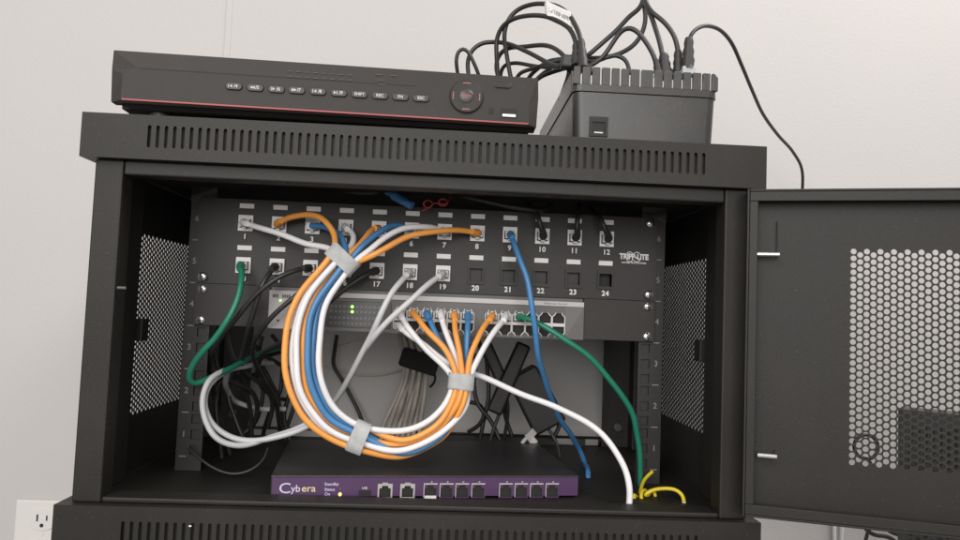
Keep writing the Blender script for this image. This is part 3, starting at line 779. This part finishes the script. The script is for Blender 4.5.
cable('power_cable', [(470, 92, 178), (468.5, 74, 175), (468, 60, 172), (473, 49, 170), (483, 42.5, 168), (494, 42, 165), (510, 45, 150), (527, 52, 135), (543, 60, 115), (558, 66, 95), (572, 68, 80), (585, 70, 75)], CR, 'cord', 'black cord humping over the recorder then sloping down to the box corner', 'cord', CG)
cable('power_cable', [(499, 80, 172), (496, 66, 170), (499, 54, 165), (508, 48, 160), (522, 46.5, 150), (540, 45, 135), (553, 48, 120), (562, 54, 105), (567, 62, 95), (569, 72, 90), (560, 100, 110)], CR, 'cord', 'black cord curving flat then dropping behind the box left corner', 'cord', CG)
cable('power_cable', [(504, 92, 185), (500, 76, 182), (503, 66, 178), (513, 63, 172), (530, 65, 155), (547, 67.5, 130), (563, 66.5, 100), (580, 66, 78), (592, 68, 74)], 2.2, 'cord', 'black cord running level just above the recorder edge', 'cord', CG)
cable('power_cable', [(524, 88, 195), (530, 76, 188), (537, 69, 180), (547, 62, 168), (560, 59, 150), (575, 58, 130), (600, 58, 110), (616, 55, 105), (630, 48, 104), (640, 37, 104), (645, 21, 104), (643, 2, 104), (640, -30, 104)], CR, 'cord', 'black cord sweeping right under the arches then up out of view', 'cord', CG)
cable('power_cable', [(528, 88, 160), (540, 77, 152), (553, 72, 140), (570, 66, 120), (586, 57, 105), (603, 42.5, 100), (618, 29, 100), (630, 16, 100), (641, 6, 100), (645, -30, 100)], CR, 'cord', 'black cord rising straight and diagonally to the vertical bundle', 'cord', CG)
c_, pth = cable('power_cable', [(580, 70, 90), (593, 64, 86), (603, 56, 84), (613, 43, 80), (621, 32, 76), (628, 27.5, 72), (637, 31, 68), (647, 43, 64), (654, 56, 61), (658, 72, 60)], CR, 'cord', 'black cord with a short hump into the leftmost right hand plug', 'cord', CG)
plug_part(c_, at(659, 76, 58), at(656, 60, 60), 4.4)
c_, pth = cable('power_cable', [(644, -30, 96), (646, 3, 88), (652, 18, 76), (658, 36, 66), (663, 58, 60)], CR, 'cord', 'black cord dropping straight from above into the middle plug', 'cord', CG)
plug_part(c_, at(666, 78, 58), at(663.5, 54, 60), 6.4)
c_, pth = cable('power_cable', [(642, -30, 90), (647, 5, 80), (653, 13, 74), (664, 21, 68), (673, 33, 63), (679, 56, 60)], CR, 'cord', 'black cord bowing right from the vertical bundle into a plug', 'cord', CG)
plug_part(c_, at(678.5, 78, 58), at(678, 51, 60), 5.6)
c_, pth = cable('adapter_cable', [(687, 54, 52), (688.5, 42, 52), (692, 33, 54), (700, 27, 60), (709, 26, 70), (720, 30, 84), (731, 42, 105), (742, 66, 140), (752, 90, 180), (763, 114, 225), (778, 135, 270), (793, 152, 310), (802, 170, 340), (802, 195, 360), (796, 240, 370), (790, 330, 372)], 2.0, 'cord', 'thin black cord looping right from the box and down behind the open door', 'cord')
plug_part(c_, at(687.5, 70, 51), at(689, 38, 52), 6.0)
pb_ = MB(); p = at(687.5, 68, 51); pb_.box(p.x-6.5, p.x+6.5, 45, 58, p.z-8, p.z); obj('plug_base', pb_, 'grey', c_, bevel=1)
cable('power_cable', [(512, 90, 168), (519, 74, 160), (532, 69, 148), (548, 64, 130), (562, 60, 110), (576, 60.5, 95), (588, 66, 82), (592, 74, 78)], 2.2, 'cord', 'black cord in the knot rising gently to the box corner', 'cord', CG)
cable('power_cable', [(528, 88, 178), (540, 76, 165), (552, 68, 148), (560, 62, 128), (570, 58, 110), (582, 60, 98), (592, 62, 90), (604, 58, 86), (614, 55, 84), (626, 60, 80), (630, 74, 76)], 2.2, 'cord', 'black cord in the knot crossing the corner and dropping behind the slotted rim', 'cord', CG)
cable('power_cable', [(572, 88, 120), (570, 72, 112), (565, 62, 106), (570, 56, 98), (580, 57, 92), (584, 64, 88), (580, 71, 84), (576, 80, 84)], 2.3, 'cord', 'black cord in the knot curled tight against the box corner', 'cord', CG)
p = at(565, 66, 84)
cl = MB(); cl.obox(at(572, 63, 78), (1, -.2, -.1), (0, 1, 0), (.1, 0, 1), 11, 7, 6.5); o = obj('power_plug', cl, 'plugblk', bevel=2)
tag(o, 'black right angle plug lying among cords at the box left corner', 'plug')
pl2 = MB(); pl2.cyl(at(560, 66, 92), at(572, 63, 80), 3.2, 12); obj('strain_relief', pl2, 'plugblk', o)

# ================================================================== patch cables
def plug_end(c, x, z, face, mt_boot, direction, boot=True, up=False):
    """plug in a jack: clear body in the face plus a boot along the cable"""
    mb = MB(); mb.box(x-5.3, x+5.3, face-6.5, face+4, z-4.1, z+3.6)
    mb.box(x-2.2, x+2.2, face-6, face+3, z-6.2 if not up else z+3.7, z-4.3 if not up else z+5.2)
    obj('plug', mb, 'clear', c, bevel=.5)
    if boot:
        d = Vector(direction).normalized(); a = Vector((x, face-6.0, z-.2))
        bm_ = MB(); pts = [a, a+Vector((0,-3.5,0))+d*.8, a+Vector((0,-6,0))+d*3.5, a+Vector((0,-7.5,0))+d*7.5]
        bm_.tube(pts, [4.4, 4.1, 3.6, 3.05], 12); obj('boot', bm_, mt_boot, c, smooth=True)
def px_dir(p0, p1): return (p1-p0)

def frame_w(cx, cy_, Y, tx, ty):
    T = Vector((tx, 0, -ty)).normalized(); N = Vector((-T.z, 0, T.x)); return at(cx, cy_, Y), T, N
wp = [frame_w(343, 259, 74, -22, 31), frame_w(313, 300, 66, -12, 36), frame_w(303.5, 342, 62, 0, 1), frame_w(307, 388, 62, 13, 38),
      frame_w(327, 420, 66, 25, 18), frame_w(359, 437, 72, 24, 7), frame_w(403, 444.5, 74, 1, -.02), frame_w(438, 429, 77, .8, -.62),
      frame_w(456, 404, 79, .3, -1), frame_w(461, 381, 82, .05, -1)]
OFFL = {'O1': (-11.5,-3), 'W1': (-4.2,-3.6), 'B1': (3.2,-3), 'W2': (11,-2), 'W3': (-7.5,3), 'O2': (-.8,3), 'B2': (6,3.2), 'O3': (10,4)}
OFFR = {'O1': (-11,3), 'W1': (-5.2,-4), 'B1': (-8.5,-.5), 'W2': (14,-2), 'W3': (-1.5,6), 'O2': (.5,.5), 'B2': (-4.5,3.5), 'O3': (4.5,-4.5)}
OFF2 = {'O1': (-5.2,-3.2), 'W1': (-7.8,1.6), 'B1': (-2.6,3.4), 'W2': (8,-.6), 'W3': (1.4,-1.2), 'O2': (-.6,-5), 'B2': (3,4.2), 'O3': (4.4,-4)}
jig = random.Random(3)
def wpt(i, key):
    c, T, N = wp[i]
    if i == 0: o, k = OFFL[key], 1.
    elif i in (1, 2, 3): o, k = OFFL[key], (1.2, 1.42, 1.34)[i-1]
    elif i == 4: o, k = OFFL[key], 1.1
    elif i == 5: o, k = OFFL[key], .95
    elif i == 6: o, k = OFFR[key], 1.
    elif i == 7: o, k = OFFR[key], .85
    elif i == 8: o, k = OFF2[key], 1.15
    else: o, k = OFF2[key], 1.
    return c + N*o[0]*k + Vector((0, o[1], 0))
wcol = {'O': 'orange', 'W': 'white', 'B': 'blue'}
JF = PY-4.2; SF = SY-1.
# key, patch port, control pixels between jack and first tie, switch column, row, control pixels from second tie to switch, label
runs = [
 ('W1', 0, [(262, 229, 104), (285, 235, 98), (308, 244, 92), (328, 248, 84)], 7, 0, [(482, 352, 88), (496, 330, 98)], 'white patch cable from jack 1 to the switch port left of the green one'),
 ('O1', 1, [(292, 216, 106), (310, 215, 96), (324, 220, 88), (334, 233, 82)], 6, 0, [(471, 355, 88), (481, 332, 98)], 'orange patch cable from jack 2, looping outermost on the left'),
 ('B1', 2, [(326, 227, 108), (338, 233, 98), (343, 241, 88)], 5, 0, [(466, 355, 100), (468, 332, 104)], 'blue patch cable from jack 3, in front of the other blue one'),
 ('W3', 3, [(352, 233, 108), (353, 241, 98), (349, 249, 88)], 3, 0, [(455, 357, 96), (446, 334, 102)], 'white patch cable from jack 4, mostly hidden inside the loop'),
 ('O2', 4, [(373, 229, 108), (365, 239, 96), (356, 248, 84)], 4, 0, [(460, 355, 90), (456, 332, 100)], 'orange patch cable from jack 5, short and steep above the first tie'),
 ('B2', 5, [(396, 225, 106), (384, 229, 94), (370, 239, 84), (360, 249, 78)], 2, 0, [(447, 355, 102), (436, 335, 106)], 'blue patch cable from jack 6, arching above a white one'),
 ('W2', 6, [(428, 227, 104), (405, 228, 92), (385, 237, 82), (370, 250, 76)], 0, 0, [(444, 366, 90), (424, 346, 94), (408, 328, 104)], 'white patch cable from jack 7, looping innermost and ending far left on the switch'),
 ('O3', 7, [(460, 230, 106), (435, 231, 92), (408, 237, 82), (386, 248, 74), (370, 257, 72)], 1, 0, [(447, 353, 88), (430, 333, 98)], 'orange patch cable from jack 8, longest of the arching ones'),
]
PG = 'patch cables bundled with grey ties'
for key, j, mid, scol, srow, tail, lab in runs:
    mt = wcol[key[0]]
    A = Vector((jx[j], JF-8, rowz[0]-.5)); Bp = Vector((PX[scol], SF-8, PZ[srow]))
    pts = [A, ] + [at(*p) for p in mid] + [wpt(i, key) for i in range(10)] + [at(*p) for p in tail] + [Bp]
    c_, pth = cable('patch_cable', pts, 2.95, mt, lab, 'cable', PG, step=3)
    plug_end(c_, jx[j], rowz[0]-.4, JF, mt if mt != 'white' else 'white', at(*mid[0])-A, boot=mt != 'blue')
    plug_end(c_, PX[scol], PZ[srow], SF, mt, at(*tail[-1])-Bp, boot=True, up=True)
# the white one that leaves to the right
Bp = Vector((PX[0], SF-8, PZ[1]))
c_, pth = cable('patch_cable', [Bp, (408, 334, 106), (424, 345, 100), (443, 361, 98), (461, 371, 99), (480, 375, 98), (510, 389, 96), (550, 405.5, 90), (585, 421, 80), (608, 440, 68), (622, 463, 54), (628.5, 486, 41), (629.6, 498, 41), Vector((at(629.6, 499, 39).x, 39.2, 40)), Vector((at(629.6, 499, 39).x, 39.2, 22))], 2.95, 'white',
                'long white cable running right past the second tie and down over the front lip', 'cable', PG)
plug_end(c_, PX[0], PZ[1], SF, 'white', at(408, 334, 106)-Bp)
# other cables of the panel
def jack_cable(j, row, pts, mt, lab, r=2.95, boot=True, group=None, bootmt=None):
    A = Vector((jx[j], JF-8, rowz[row]-.5))
    c, pth = cable('patch_cable', [A]+pts, r, mt, lab, 'cable', group)
    plug_end(c, jx[j], rowz[row]-.4, JF, bootmt or mt, pt(pts[0])-A, boot)
    return c
jack_cable(8, 0, [(514, 243, 106), (520, 258, 98), (527, 280, 92), (533, 315, 92), (537, 345, 100), (544, 378, 125), (557, 412, 165), (572, 437, 200), (579, 450, 220), (584, 462, 228), at(585, 464, 234), at_plane(588, 473, Vector((0, 0, 40)), Vector((0, 0, 1))), at_plane(588.5, 475, Vector((0, 0, 40)), Vector((0, 0, 1)))-Vector((0, 0, 14))], 'blue', 'blue cable hanging alone from jack 9 across the switch ports')
jack_cable(0, 1, [(242, 278, 106), (239, 295, 98), (230, 316, 94), (216, 336, 96), (202, 352, 100), (192, 368, 106), (189.5, 380, 110), (194, 384.5, 114), (206, 380, 122), (224, 371, 138), (246, 360, 178), (272, 350, 240), (300, 345, 290)], 'green', 'green cable from jack 13 curving left down to the rail')
jack_cable(9, 0, [(541, 228, 112), (538, 218, 112), (530, 206, 130), (520, 196, 160), (505, 188, 220)], 'cord', 'black cable rising from jack 10 behind the top lip', 2.6, bootmt='plugblk')
jack_cable(10, 0, [(577, 230, 112), (578, 218, 112), (579, 205, 135), (578, 195, 170)], 'cord', 'black cable rising straight up from jack 11', 2.6, bootmt='plugblk')
jack_cable(11, 0, [(606, 231, 112), (602, 221, 112), (594, 212, 135), (582, 200, 180)], 'cord', 'black cable rising leftward from jack 12', 2.6, bootmt='plugblk')
jack_cable(1, 1, [(270, 272, 108), (263, 283, 102), (257, 302, 104), (250, 325, 115), (243, 350, 150), (242, 380, 205), (250, 410, 230), (252, 440, 240)], 'cord', 'black cable from jack 14 dropping into the left tangle', 2.6, bootmt='plugblk')
jack_cable(2, 1, [(300, 269, 108), (288, 273, 102), (270, 283, 98), (254, 296, 100), (240, 314, 106), (222, 336, 118), (210, 360, 150), (212, 385, 200), (222, 425, 215), (230, 455, 220)], 'cord', 'black cable from jack 15 sweeping left below jack 14', 2.6, bootmt='plugblk')
jack_cable(3, 1, [(336, 273, 110), (318, 281, 108), (300, 292, 108), (282, 308, 108), (264, 327, 116), (252, 350, 150), (262, 376, 200), (276, 402, 250), (280, 432, 290)], 'cord', 'black cable from jack 16 crossing the silver switch plate', 2.6, bootmt='plugblk')
jack_cable(4, 1, [(367, 274, 110), (352, 283, 106), (338, 295, 106), (318, 313, 108), (296, 332, 116), (276, 345, 140), (262, 356, 180), (258, 380, 230), (272, 396, 280), (288, 400, 320)], 'cord', 'black cable from jack 17 passing behind the first tie', 2.6, bootmt='plugblk')
GC = 'pale cables from jacks 18 and 19'
jack_cable(5, 1, [(403, 279, 106), (393, 291, 98), (379, 318, 94), (366, 345, 108), (349, 378, 122), (334, 402, 130), (316, 421, 132), (293, 433, 130), (262, 440, 127), (232, 437, 124), (212, 424, 121), (204.5, 404, 121), (208, 388, 126), (220, 375, 140), (244, 366, 185), (276, 364, 260), (305, 372, 300)], 'shadewhite', 'pale cable from jack 18, left of its twin', bootmt='shadewhite', group=GC)
jack_cable(6, 1, [(433, 281, 106), (418, 293, 96), (399, 310, 92), (377, 334, 98), (360, 358, 120), (343, 388, 132), (325, 413, 138), (302, 427, 138), (272, 437, 134), (240, 445, 120), (217, 438, 114), (205.5, 420, 113), (202.5, 398, 115), (209, 380, 122), (226, 370, 145), (226, 386, 190), (236, 402, 240), (258, 408, 255), (285, 409, 275)], 'shadewhite', 'pale cable from jack 19, rightmost plugged jack of the lower row', bootmt='shadewhite', group=GC)
# green one from the switch
Bp = Vector((PX[8], SF-8, PZ[0]))
c_, pth = cable('patch_cable', [Bp, (527, 318, 110), (542, 325, 104), (562, 337, 100), (583, 352, 100), (603, 372, 104), (621, 394, 108), (633, 414, 114), (637, 436, 119), (639.5, 456, 122), (640.5, 474, 125), at(641, 490, 126)-Vector((0, 0, 12))], 2.95, 'green', 'green cable from the switch curving right down to the right rail', 'cable')
plug_end(c_, PX[8], PZ[0], SF, 'green', at(527, 318, 110)-Bp, up=True)

# grey ties round the bundle
def tie(i, a, b_, L, label, tilt=0., Yo=0.):
    c, T, N = wp[i]; B = Vector((0, 1, 0)); mb = MB(); n = 40; rows = 7
    T = (T+N*tilt).normalized(); N = T.cross(B)*-1 if False else Vector((-T.z, 0, T.x))
    vs = []
    for th in (0, 1.1):
        for k in range(rows):
            l = (k/(rows-1)-.5)*L
            for q in range(n):
                an = 2*math.pi*q/n; e = .72
                ca, sa = math.cos(an), math.sin(an)
                ex = math.copysign(abs(ca)**e, ca)*(a+th); ey = math.copysign(abs(sa)**e, sa)*(b_+th)
                wob = .35*math.sin(3*an+k)+.25*math.sin(5*an)
                vs.append(c + N*(ex+wob*.4) + B*(ey+wob) + T*(l*(1+.05*math.sin(2*an))))
    fs = []
    for th in range(2):
        o = th*rows*n
        for k in range(rows-1):
            for q in range(n): fs.append((o+k*n+q, o+k*n+(q+1) % n, o+(k+1)*n+(q+1) % n, o+(k+1)*n+q))
    for k in (0, rows-1):
        for q in range(n): fs.append((k*n+q, k*n+(q+1) % n, rows*n+k*n+(q+1) % n, rows*n+k*n+q))
    mb.add(vs, fs); o = obj('cable_tie', mb, 'velcro', smooth=True, loc=c)
    tag(o, label, 'cable tie', 'grey hook and loop cable ties')
    ov = MB(); vs = []; nq = 16     # the overlapping end of the strap, lying over the band
    for th in (1.15, 1.95):
        for k in (0, 1):
            l = (k-.5)*L*.93+.3
            for q in range(nq):
                an = -2.7+2.05*q/(nq-1); ca, sa = math.cos(an), math.sin(an); e = .72
                vs.append(c + N*(math.copysign(abs(ca)**e, ca)*(a+th)) + B*(math.copysign(abs(sa)**e, sa)*(b_+th)+.15*math.sin(7*an)) + T*(l+.5*q/nq))
    fs = []
    for th in range(2):
        for q in range(nq-1): fs.append((th*2*nq+q, th*2*nq+q+1, th*2*nq+nq+q+1, th*2*nq+nq+q))
    for k in range(2):
        for q in range(nq-1): fs.append((k*nq+q, k*nq+q+1, 2*nq+k*nq+q+1, 2*nq+k*nq+q))
    for q in (0, nq-1): fs.append((q, nq+q, 3*nq+q, 2*nq+q))
    ov.add(vs, fs); obj('strap_end', ov, 'velcro', o, smooth=True)
    tb = MB(); d = N*(a*.3); z = c - B*(b_+1.9) + N*a*.35
    tb.obox(z, T, B, N, L/2*.97, .55, a*.42)
    return o
tie(0, 15.5, 8.2, 15, 'grey fabric tie round the cables just below jacks 3 and 4', tilt=-.08)
tie(5, 14.2, 8.2, 15, 'grey fabric tie at the bottom of the cable loop above the router', tilt=-.05)
tie(9, 11.6, 8.6, 15.5, 'grey fabric tie round the cables fanning to the switch ports', tilt=0)

# ================================================================== clutter in the back of the rack
BG = 'beige cables bundled at the rear of the rack'
for k in range(8):
    u = k/7
    cable('beige_cable', [(398+u*22, 325, 330-10*(k % 2)), (402+u*22, 345, 326-12*(k % 2)), (405+u*22, 360, 322-14*(k % 2)), (402+u*24, 382, 330-10*(k % 2)), (393+u*30, 405, 326-8*(k % 3)), (384+u*36, 425, 322), (380+u*38, 445, 318)], 3.0, 'beige',
          'beige cable in the fan under the black strap behind the loop', 'cable', BG)
sb = MB(); p = at(419.5, 361, 318); ax = Vector((1, 0, -.28))
sb.obox(p, ax, (0,1,0), (.28, 0, 1), 25, 15, 12.5)
so = obj('black_strap', sb, 'strap', bevel=4, seg=3); tag(so, 'wide black strap round the beige cables at the rear', 'strap')
tl_ = smooth_path([at(434, 372, 312), at(436, 378, 308), at(434, 384, 310), at(430, 387, 313)])
tb = MB(); tb.tube(tl_, 1.6, 8); obj('strap_end', tb, 'strap', so)
cable('grey_cable', [(318, 362, 400), (335, 368, 400), (355, 374.5, 400), (378, 375, 400), (398, 371, 396), (410, 366, 370)], 1.6, 'beige', 'thin grey cable sagging across the rear opening', 'cable')
cable('grey_cable', [(372, 330, 402), (366, 337, 400), (350, 342, 400), (338, 346, 400), (333, 356, 400)], 1.5, 'beige', 'thin grey cable crossing high in the rear opening', 'cable')
BK = 'black cables hanging at the rear of the rack'
for pts, lab in (
  ([(337, 335, 380), (335, 350, 385), (334, 366, 390), (343, 382, 392), (353, 400, 392), (362, 420, 385), (366, 440, 370)], 'black cable hanging behind the white cables in the rear opening'),
  ([(272, 335, 330), (283, 352, 320), (282, 375, 310), (280, 392, 305), (270, 410, 310), (262, 440, 320)], 'black cable in the left rear with a bend to the left'),
  ([(255, 352, 280), (268, 378, 280), (277, 395, 285), (280, 412, 290), (286, 440, 295)], 'black cable in the left rear running down to the right'),
  ([(262, 372, 250), (247, 377, 235), (235, 376, 225), (222, 382, 215), (216, 400, 205), (219, 430, 200), (222, 458, 200)], 'black cable draped over the pale loops at left'),
  ([(298, 395, 330), (292, 412, 325), (284, 432, 320), (270, 452, 300)], 'short black cable slanting left behind the orange cable'),
  ([(487, 335, 330), (486, 352, 330), (487, 372, 325), (489, 395, 320), (484, 420, 315), (480, 440, 315)], 'black cable hanging straight right of the third tie'),
  ([(468, 402, 320), (476, 403, 315), (483, 408, 312), (484, 416, 312), (478, 426, 315), (468, 432, 320)], 'black cable hook behind the right end of the loop'),
  ([(228, 330, 190), (232, 352, 195), (246, 372, 205), (262, 384, 225), (272, 402, 250), (268, 428, 265)], 'black cable in the left tangle crossing over the inner pale curl'),
  ([(300, 340, 300), (286, 350, 285), (266, 356, 262), (247, 362, 240), (232, 374, 222), (228, 396, 214), (236, 420, 214), (246, 444, 214)], 'black cable in the left tangle sweeping from the silver plate downwards'),
  ([(246, 335, 230), (256, 348, 240), (268, 358, 250), (284, 366, 262), (298, 372, 280), (304, 386, 300)], 'black cable in the left tangle slanting right above the pale cables'),
  ([(220, 325, 170), (216, 352, 175), (222, 376, 182), (238, 384, 195), (252, 392, 215), (258, 410, 235), (250, 432, 245)], 'black cable in the left tangle looping under the green one'),
  ([(306, 372, 320), (296, 378, 312), (289, 396, 308), (284, 416, 305), (290, 440, 300)], 'black cable in the left tangle nearest the orange loop'),
  ([(262, 336, 250), (258, 356, 252), (263, 380, 256), (262, 404, 258), (254, 424, 256), (238, 438, 250)], 'black cable in the left tangle falling straight then bending left'),
  ([(478, 336, 300), (482, 352, 296), (498, 368, 290), (508, 388, 292), (504, 410, 296), (512, 436, 296)], 'black cable weaving between the narrow adapters'),
  ([(470, 345, 320), (476, 362, 316), (474, 384, 312), (478, 404, 310), (490, 420, 306), (500, 440, 300)], 'black cable just right of the third tie bending right at its foot'),
  ([(540, 372, 310), (548, 388, 308), (556, 404, 305), (560, 424, 302), (552, 440, 296)], 'black cable hanging beside the bulky adapter'),
  ):
    cable('black_cable', pts, 2.7, 'cord', lab, 'cable', BK)
cable('black_cable', [(188, 448, 128), (197, 456, 122), (210, 466, 116), (228, 473.5, 112), (243, 473, 112), (256, 467, 116), (264, 459, 122), (268, 448, 132)], 1.4, 'cord', 'thin black cable sagging low over the rack floor at left', 'cable')
# power adapters
def adapter(cx, cy_, Y, ang, hx, hz, hy, label, cordpts):
    c = at(cx, cy_, Y); a = math.radians(ang); az = Vector((math.sin(a), 0, math.cos(a))); ax = Vector((math.cos(a), 0, -math.sin(a)))
    mb = MB(); mb.obox(c, ax, (0,1,0), az, hx, hy, hz, .93); o = obj('power_adapter', mb, 'adapter', bevel=3.5, seg=3)
    tag(o, label, 'adapter', 'black adapters behind the long white cable')
    path = smooth_path([at(*p) for p in cordpts]); obj('cord', MB().tube(path, 2.2, 10), 'cord', o, smooth=True)
adapter(535, 399, 290, -30, 22, 39, 18, 'bulky black power adapter leaning behind the long white cable', [(548, 428, 280), (556, 442, 275), (560, 460, 260)])
adapter(509, 378, 262, 22, 9.5, 46, 9, 'narrow black power adapter tilted right with its top end high', [(500, 412, 262), (494, 428, 262), (489, 445, 262)])
adapter(496, 368, 275, -26, 8, 34, 8, 'narrow black power adapter crossing behind the tilted one', [(505, 388, 275), (508, 410, 280), (504, 440, 290)])
# loose plugs
for (x, y, tx, ty, lab) in ((533, 441, 560, 472, 'clear plug of a loose green lead lying above the router at right'),
                            (529, 436, 519, 446, 'clear plug of a loose grey lead lying above the router')):
    a = at(x, y, 238); d = (at(tx, ty, 232)-a).normalized()
    end = at(tx, ty, 232)
    c_, pth = cable('loose_lead', [a, a+d*14, a.lerp(end, .6)+Vector((2, 0, -4)), end], 2.4, 'green' if tx > 540 else 'grey', lab, 'cable')
    mb = MB(); side = d.cross(Vector((0, 1, 0))).normalized()
    mb.obox(a-d*3, side, Vector((0,1,0)), d, 4.2, 3.2, 7); obj('plug', mb, 'portdim', c_, bevel=.6)
# yellow cable with its knot
kn = [(652, 472, 128), (645, 479, 118), (641, 489, 100), (639, 499, 84)]
pts = [at(*p) for p in kn]
kc = at(646, 498.5, 78)
for k in range(17):
    a = k*math.pi/4+2.6
    pts.append(kc+Vector((6.5*math.cos(a)+(k-8)*.9, 6.5*math.sin(a+.9), 7.2*math.sin(a))))
pts += [at(*p) for p in ((645, 495, 72), (652, 490.5, 72), (665, 488.5, 72), (676, 490, 70), (682.5, 495.5, 66), (684, 502, 62))]
c_, pth = cable('yellow_cable', pts, 1.85, 'yellow', 'yellow cable knotted on the front lip in the lower right corner', 'cable', step=1.6)
tp = MB(); tp.cyl(pth[-1], at(684.5, 512, 60), 2.0, 12); obj('cable_tip', tp, 'white', c_, smooth=True)
# things in the dark above the panel
c_, pth = cable('blue_cable', [(352, 184, 160), (375, 188, 135), (393, 195, 118), (402, 200.5, 112), (412, 206, 110)], 3.1, 'blue', 'short blue cable end in the dark above jack 6', 'cable')
mb = MB(); d = (pth[-1]-pth[-4]).normalized(); mb.tube([pth[-9], pth[-1]], [4.6, 4.2], 14); obj('boot', mb, 'blue', c_, smooth=True)
rp_ = []
for cx, cz in ((428, 204), (443, 202.5)):
    for k in range(14): a = 2*math.pi*k/12-.4; rp_.append((cx+4.6*math.cos(a), cz-3.8*math.sin(a), 108+k*.4))
rp_ = [(422, 211, 110)] + rp_ + [(452, 196, 125), (468, 190, 160)]
cable('red_wire', rp_, .75, 'redwire', 'thin red wire coiled twice above jack 7', 'wire', step=1.5, n=8)
cable('black_cable', [(440, 190, 150), (460, 195, 128), (485, 201, 116), (512, 207, 112), (530, 210, 113), (545, 209, 125), (556, 200, 150)], 2.6, 'cord', 'black cable slanting down in the dark above jacks 8 to 10', 'cable')
cable('black_cable', [(325, 186, 150), (350, 191.5, 125), (372, 193, 120), (392, 188, 140)], 2.4, 'cord', 'black cable lying level in the dark above jacks 4 and 5', 'cable')

# ================================================================== behind the open door
a0 = at(898, 440, 90); ang = math.radians(-38)
bxo = thing('mesh_cabinet', 'black perforated metal box seen through the holes of the open door', 'cabinet', (a0.x, 90, a0.z-330), ang)
zt_ = at(900, 409, 90).z-(a0.z-330)
cb = MB(); cb.box(0, 330, 3.2, 34, 0, zt_); obj('case', cb, 'mesh', bxo, local=True, bevel=1)
fm = MB(); perf(fm, frameXZ(0), 0, 330, 2, zt_-1, 8, 322, 150, zt_-12, 6.2, 6.6, 2.3, 6, Vector((0, 1, 0))); obj('mesh_front', fm, 'mesh', bxo, local=True)
rg = [];
cc = at(867, 447, 60)
for k in range(27):
    a = 2*math.pi*k/26-1.5; rg.append(cc+Vector((11.5*math.cos(a), k*.12, 11.5*math.sin(a))))
rg.append(rg[-1]+Vector((9, 4, -9))); rg.append(rg[-1]+Vector((5, 10, -50))); rg.append(rg[-1]+Vector((-4, 60, -150)))
cable('looped_cable', rg, 1.7, 'cord', 'small ring of black cord seen through the lower left door holes', 'cord', step=2)
for x, mt, lab in ((834.5, 'white', 'left of two white cables going down the wall below the door'), (841.5, 'white', 'right of two white cables going down the wall below the door')):
    cable('wall_cable', [(x-1, 470, WY-4), (x, 500, WY-4), (x, 540, WY-4), (x+1, 620, WY-4)], 2.6, mt, lab, 'cable')
for k, (pts, lab) in enumerate((([(858, 500, 380), (862, 524, 372), (872, 534, 368), (890, 538, 368), (905, 550, 370)], 'black cord curling below the door edge, left one'),
             ([(880, 500, 360), (886, 528, 352), (905, 536, 350), (925, 537, 350), (940, 560, 352)], 'black cord curling below the door edge, right one'))):
    cable('loose_cable', pts, 3, 'cord', lab, 'cord')

# ================================================================== light
wd = bpy.data.worlds.new("World"); scene.world = wd; wd.use_nodes = True
bg = wd.node_tree.nodes["Background"]; bg.inputs["Color"].default_value = (1, .965, .94, 1); bg.inputs["Strength"].default_value = .33
def area(name, loc, target, sx, sy_, power, col=(1, .965, .94)):
    l = bpy.data.lights.new(name, 'AREA'); l.shape = 'RECTANGLE'; l.size = sx; l.size_y = sy_; l.energy = power; l.color = col
    o = bpy.data.objects.new(name, l); COL.objects.link(o); o.location = loc
    o.rotation_euler = (Vector(target)-Vector(loc)).to_track_quat('-Z', 'Y').to_euler(); return o
area('overhead_light', (-.9, -1.5, 1.55), (-.3, 0.1, .2), 1.3, .8, 18)
area('overhead_light', (1.3, -.3, 1.9), (.85, 0.2, .1), 1.4, .6, 36)  # added to brighten the wall behind the open door; no such lamp known
area('window_light', (-.25, -2.3, .75), (0, 0, .2), 2.4, 1.2, 47, (1, .975, .955))

scene.view_settings.view_transform = 'Standard'; scene.view_settings.look = 'None'
scene.view_settings.exposure = 0; scene.view_settings.gamma = 1
scene.cycles.max_bounces = 8
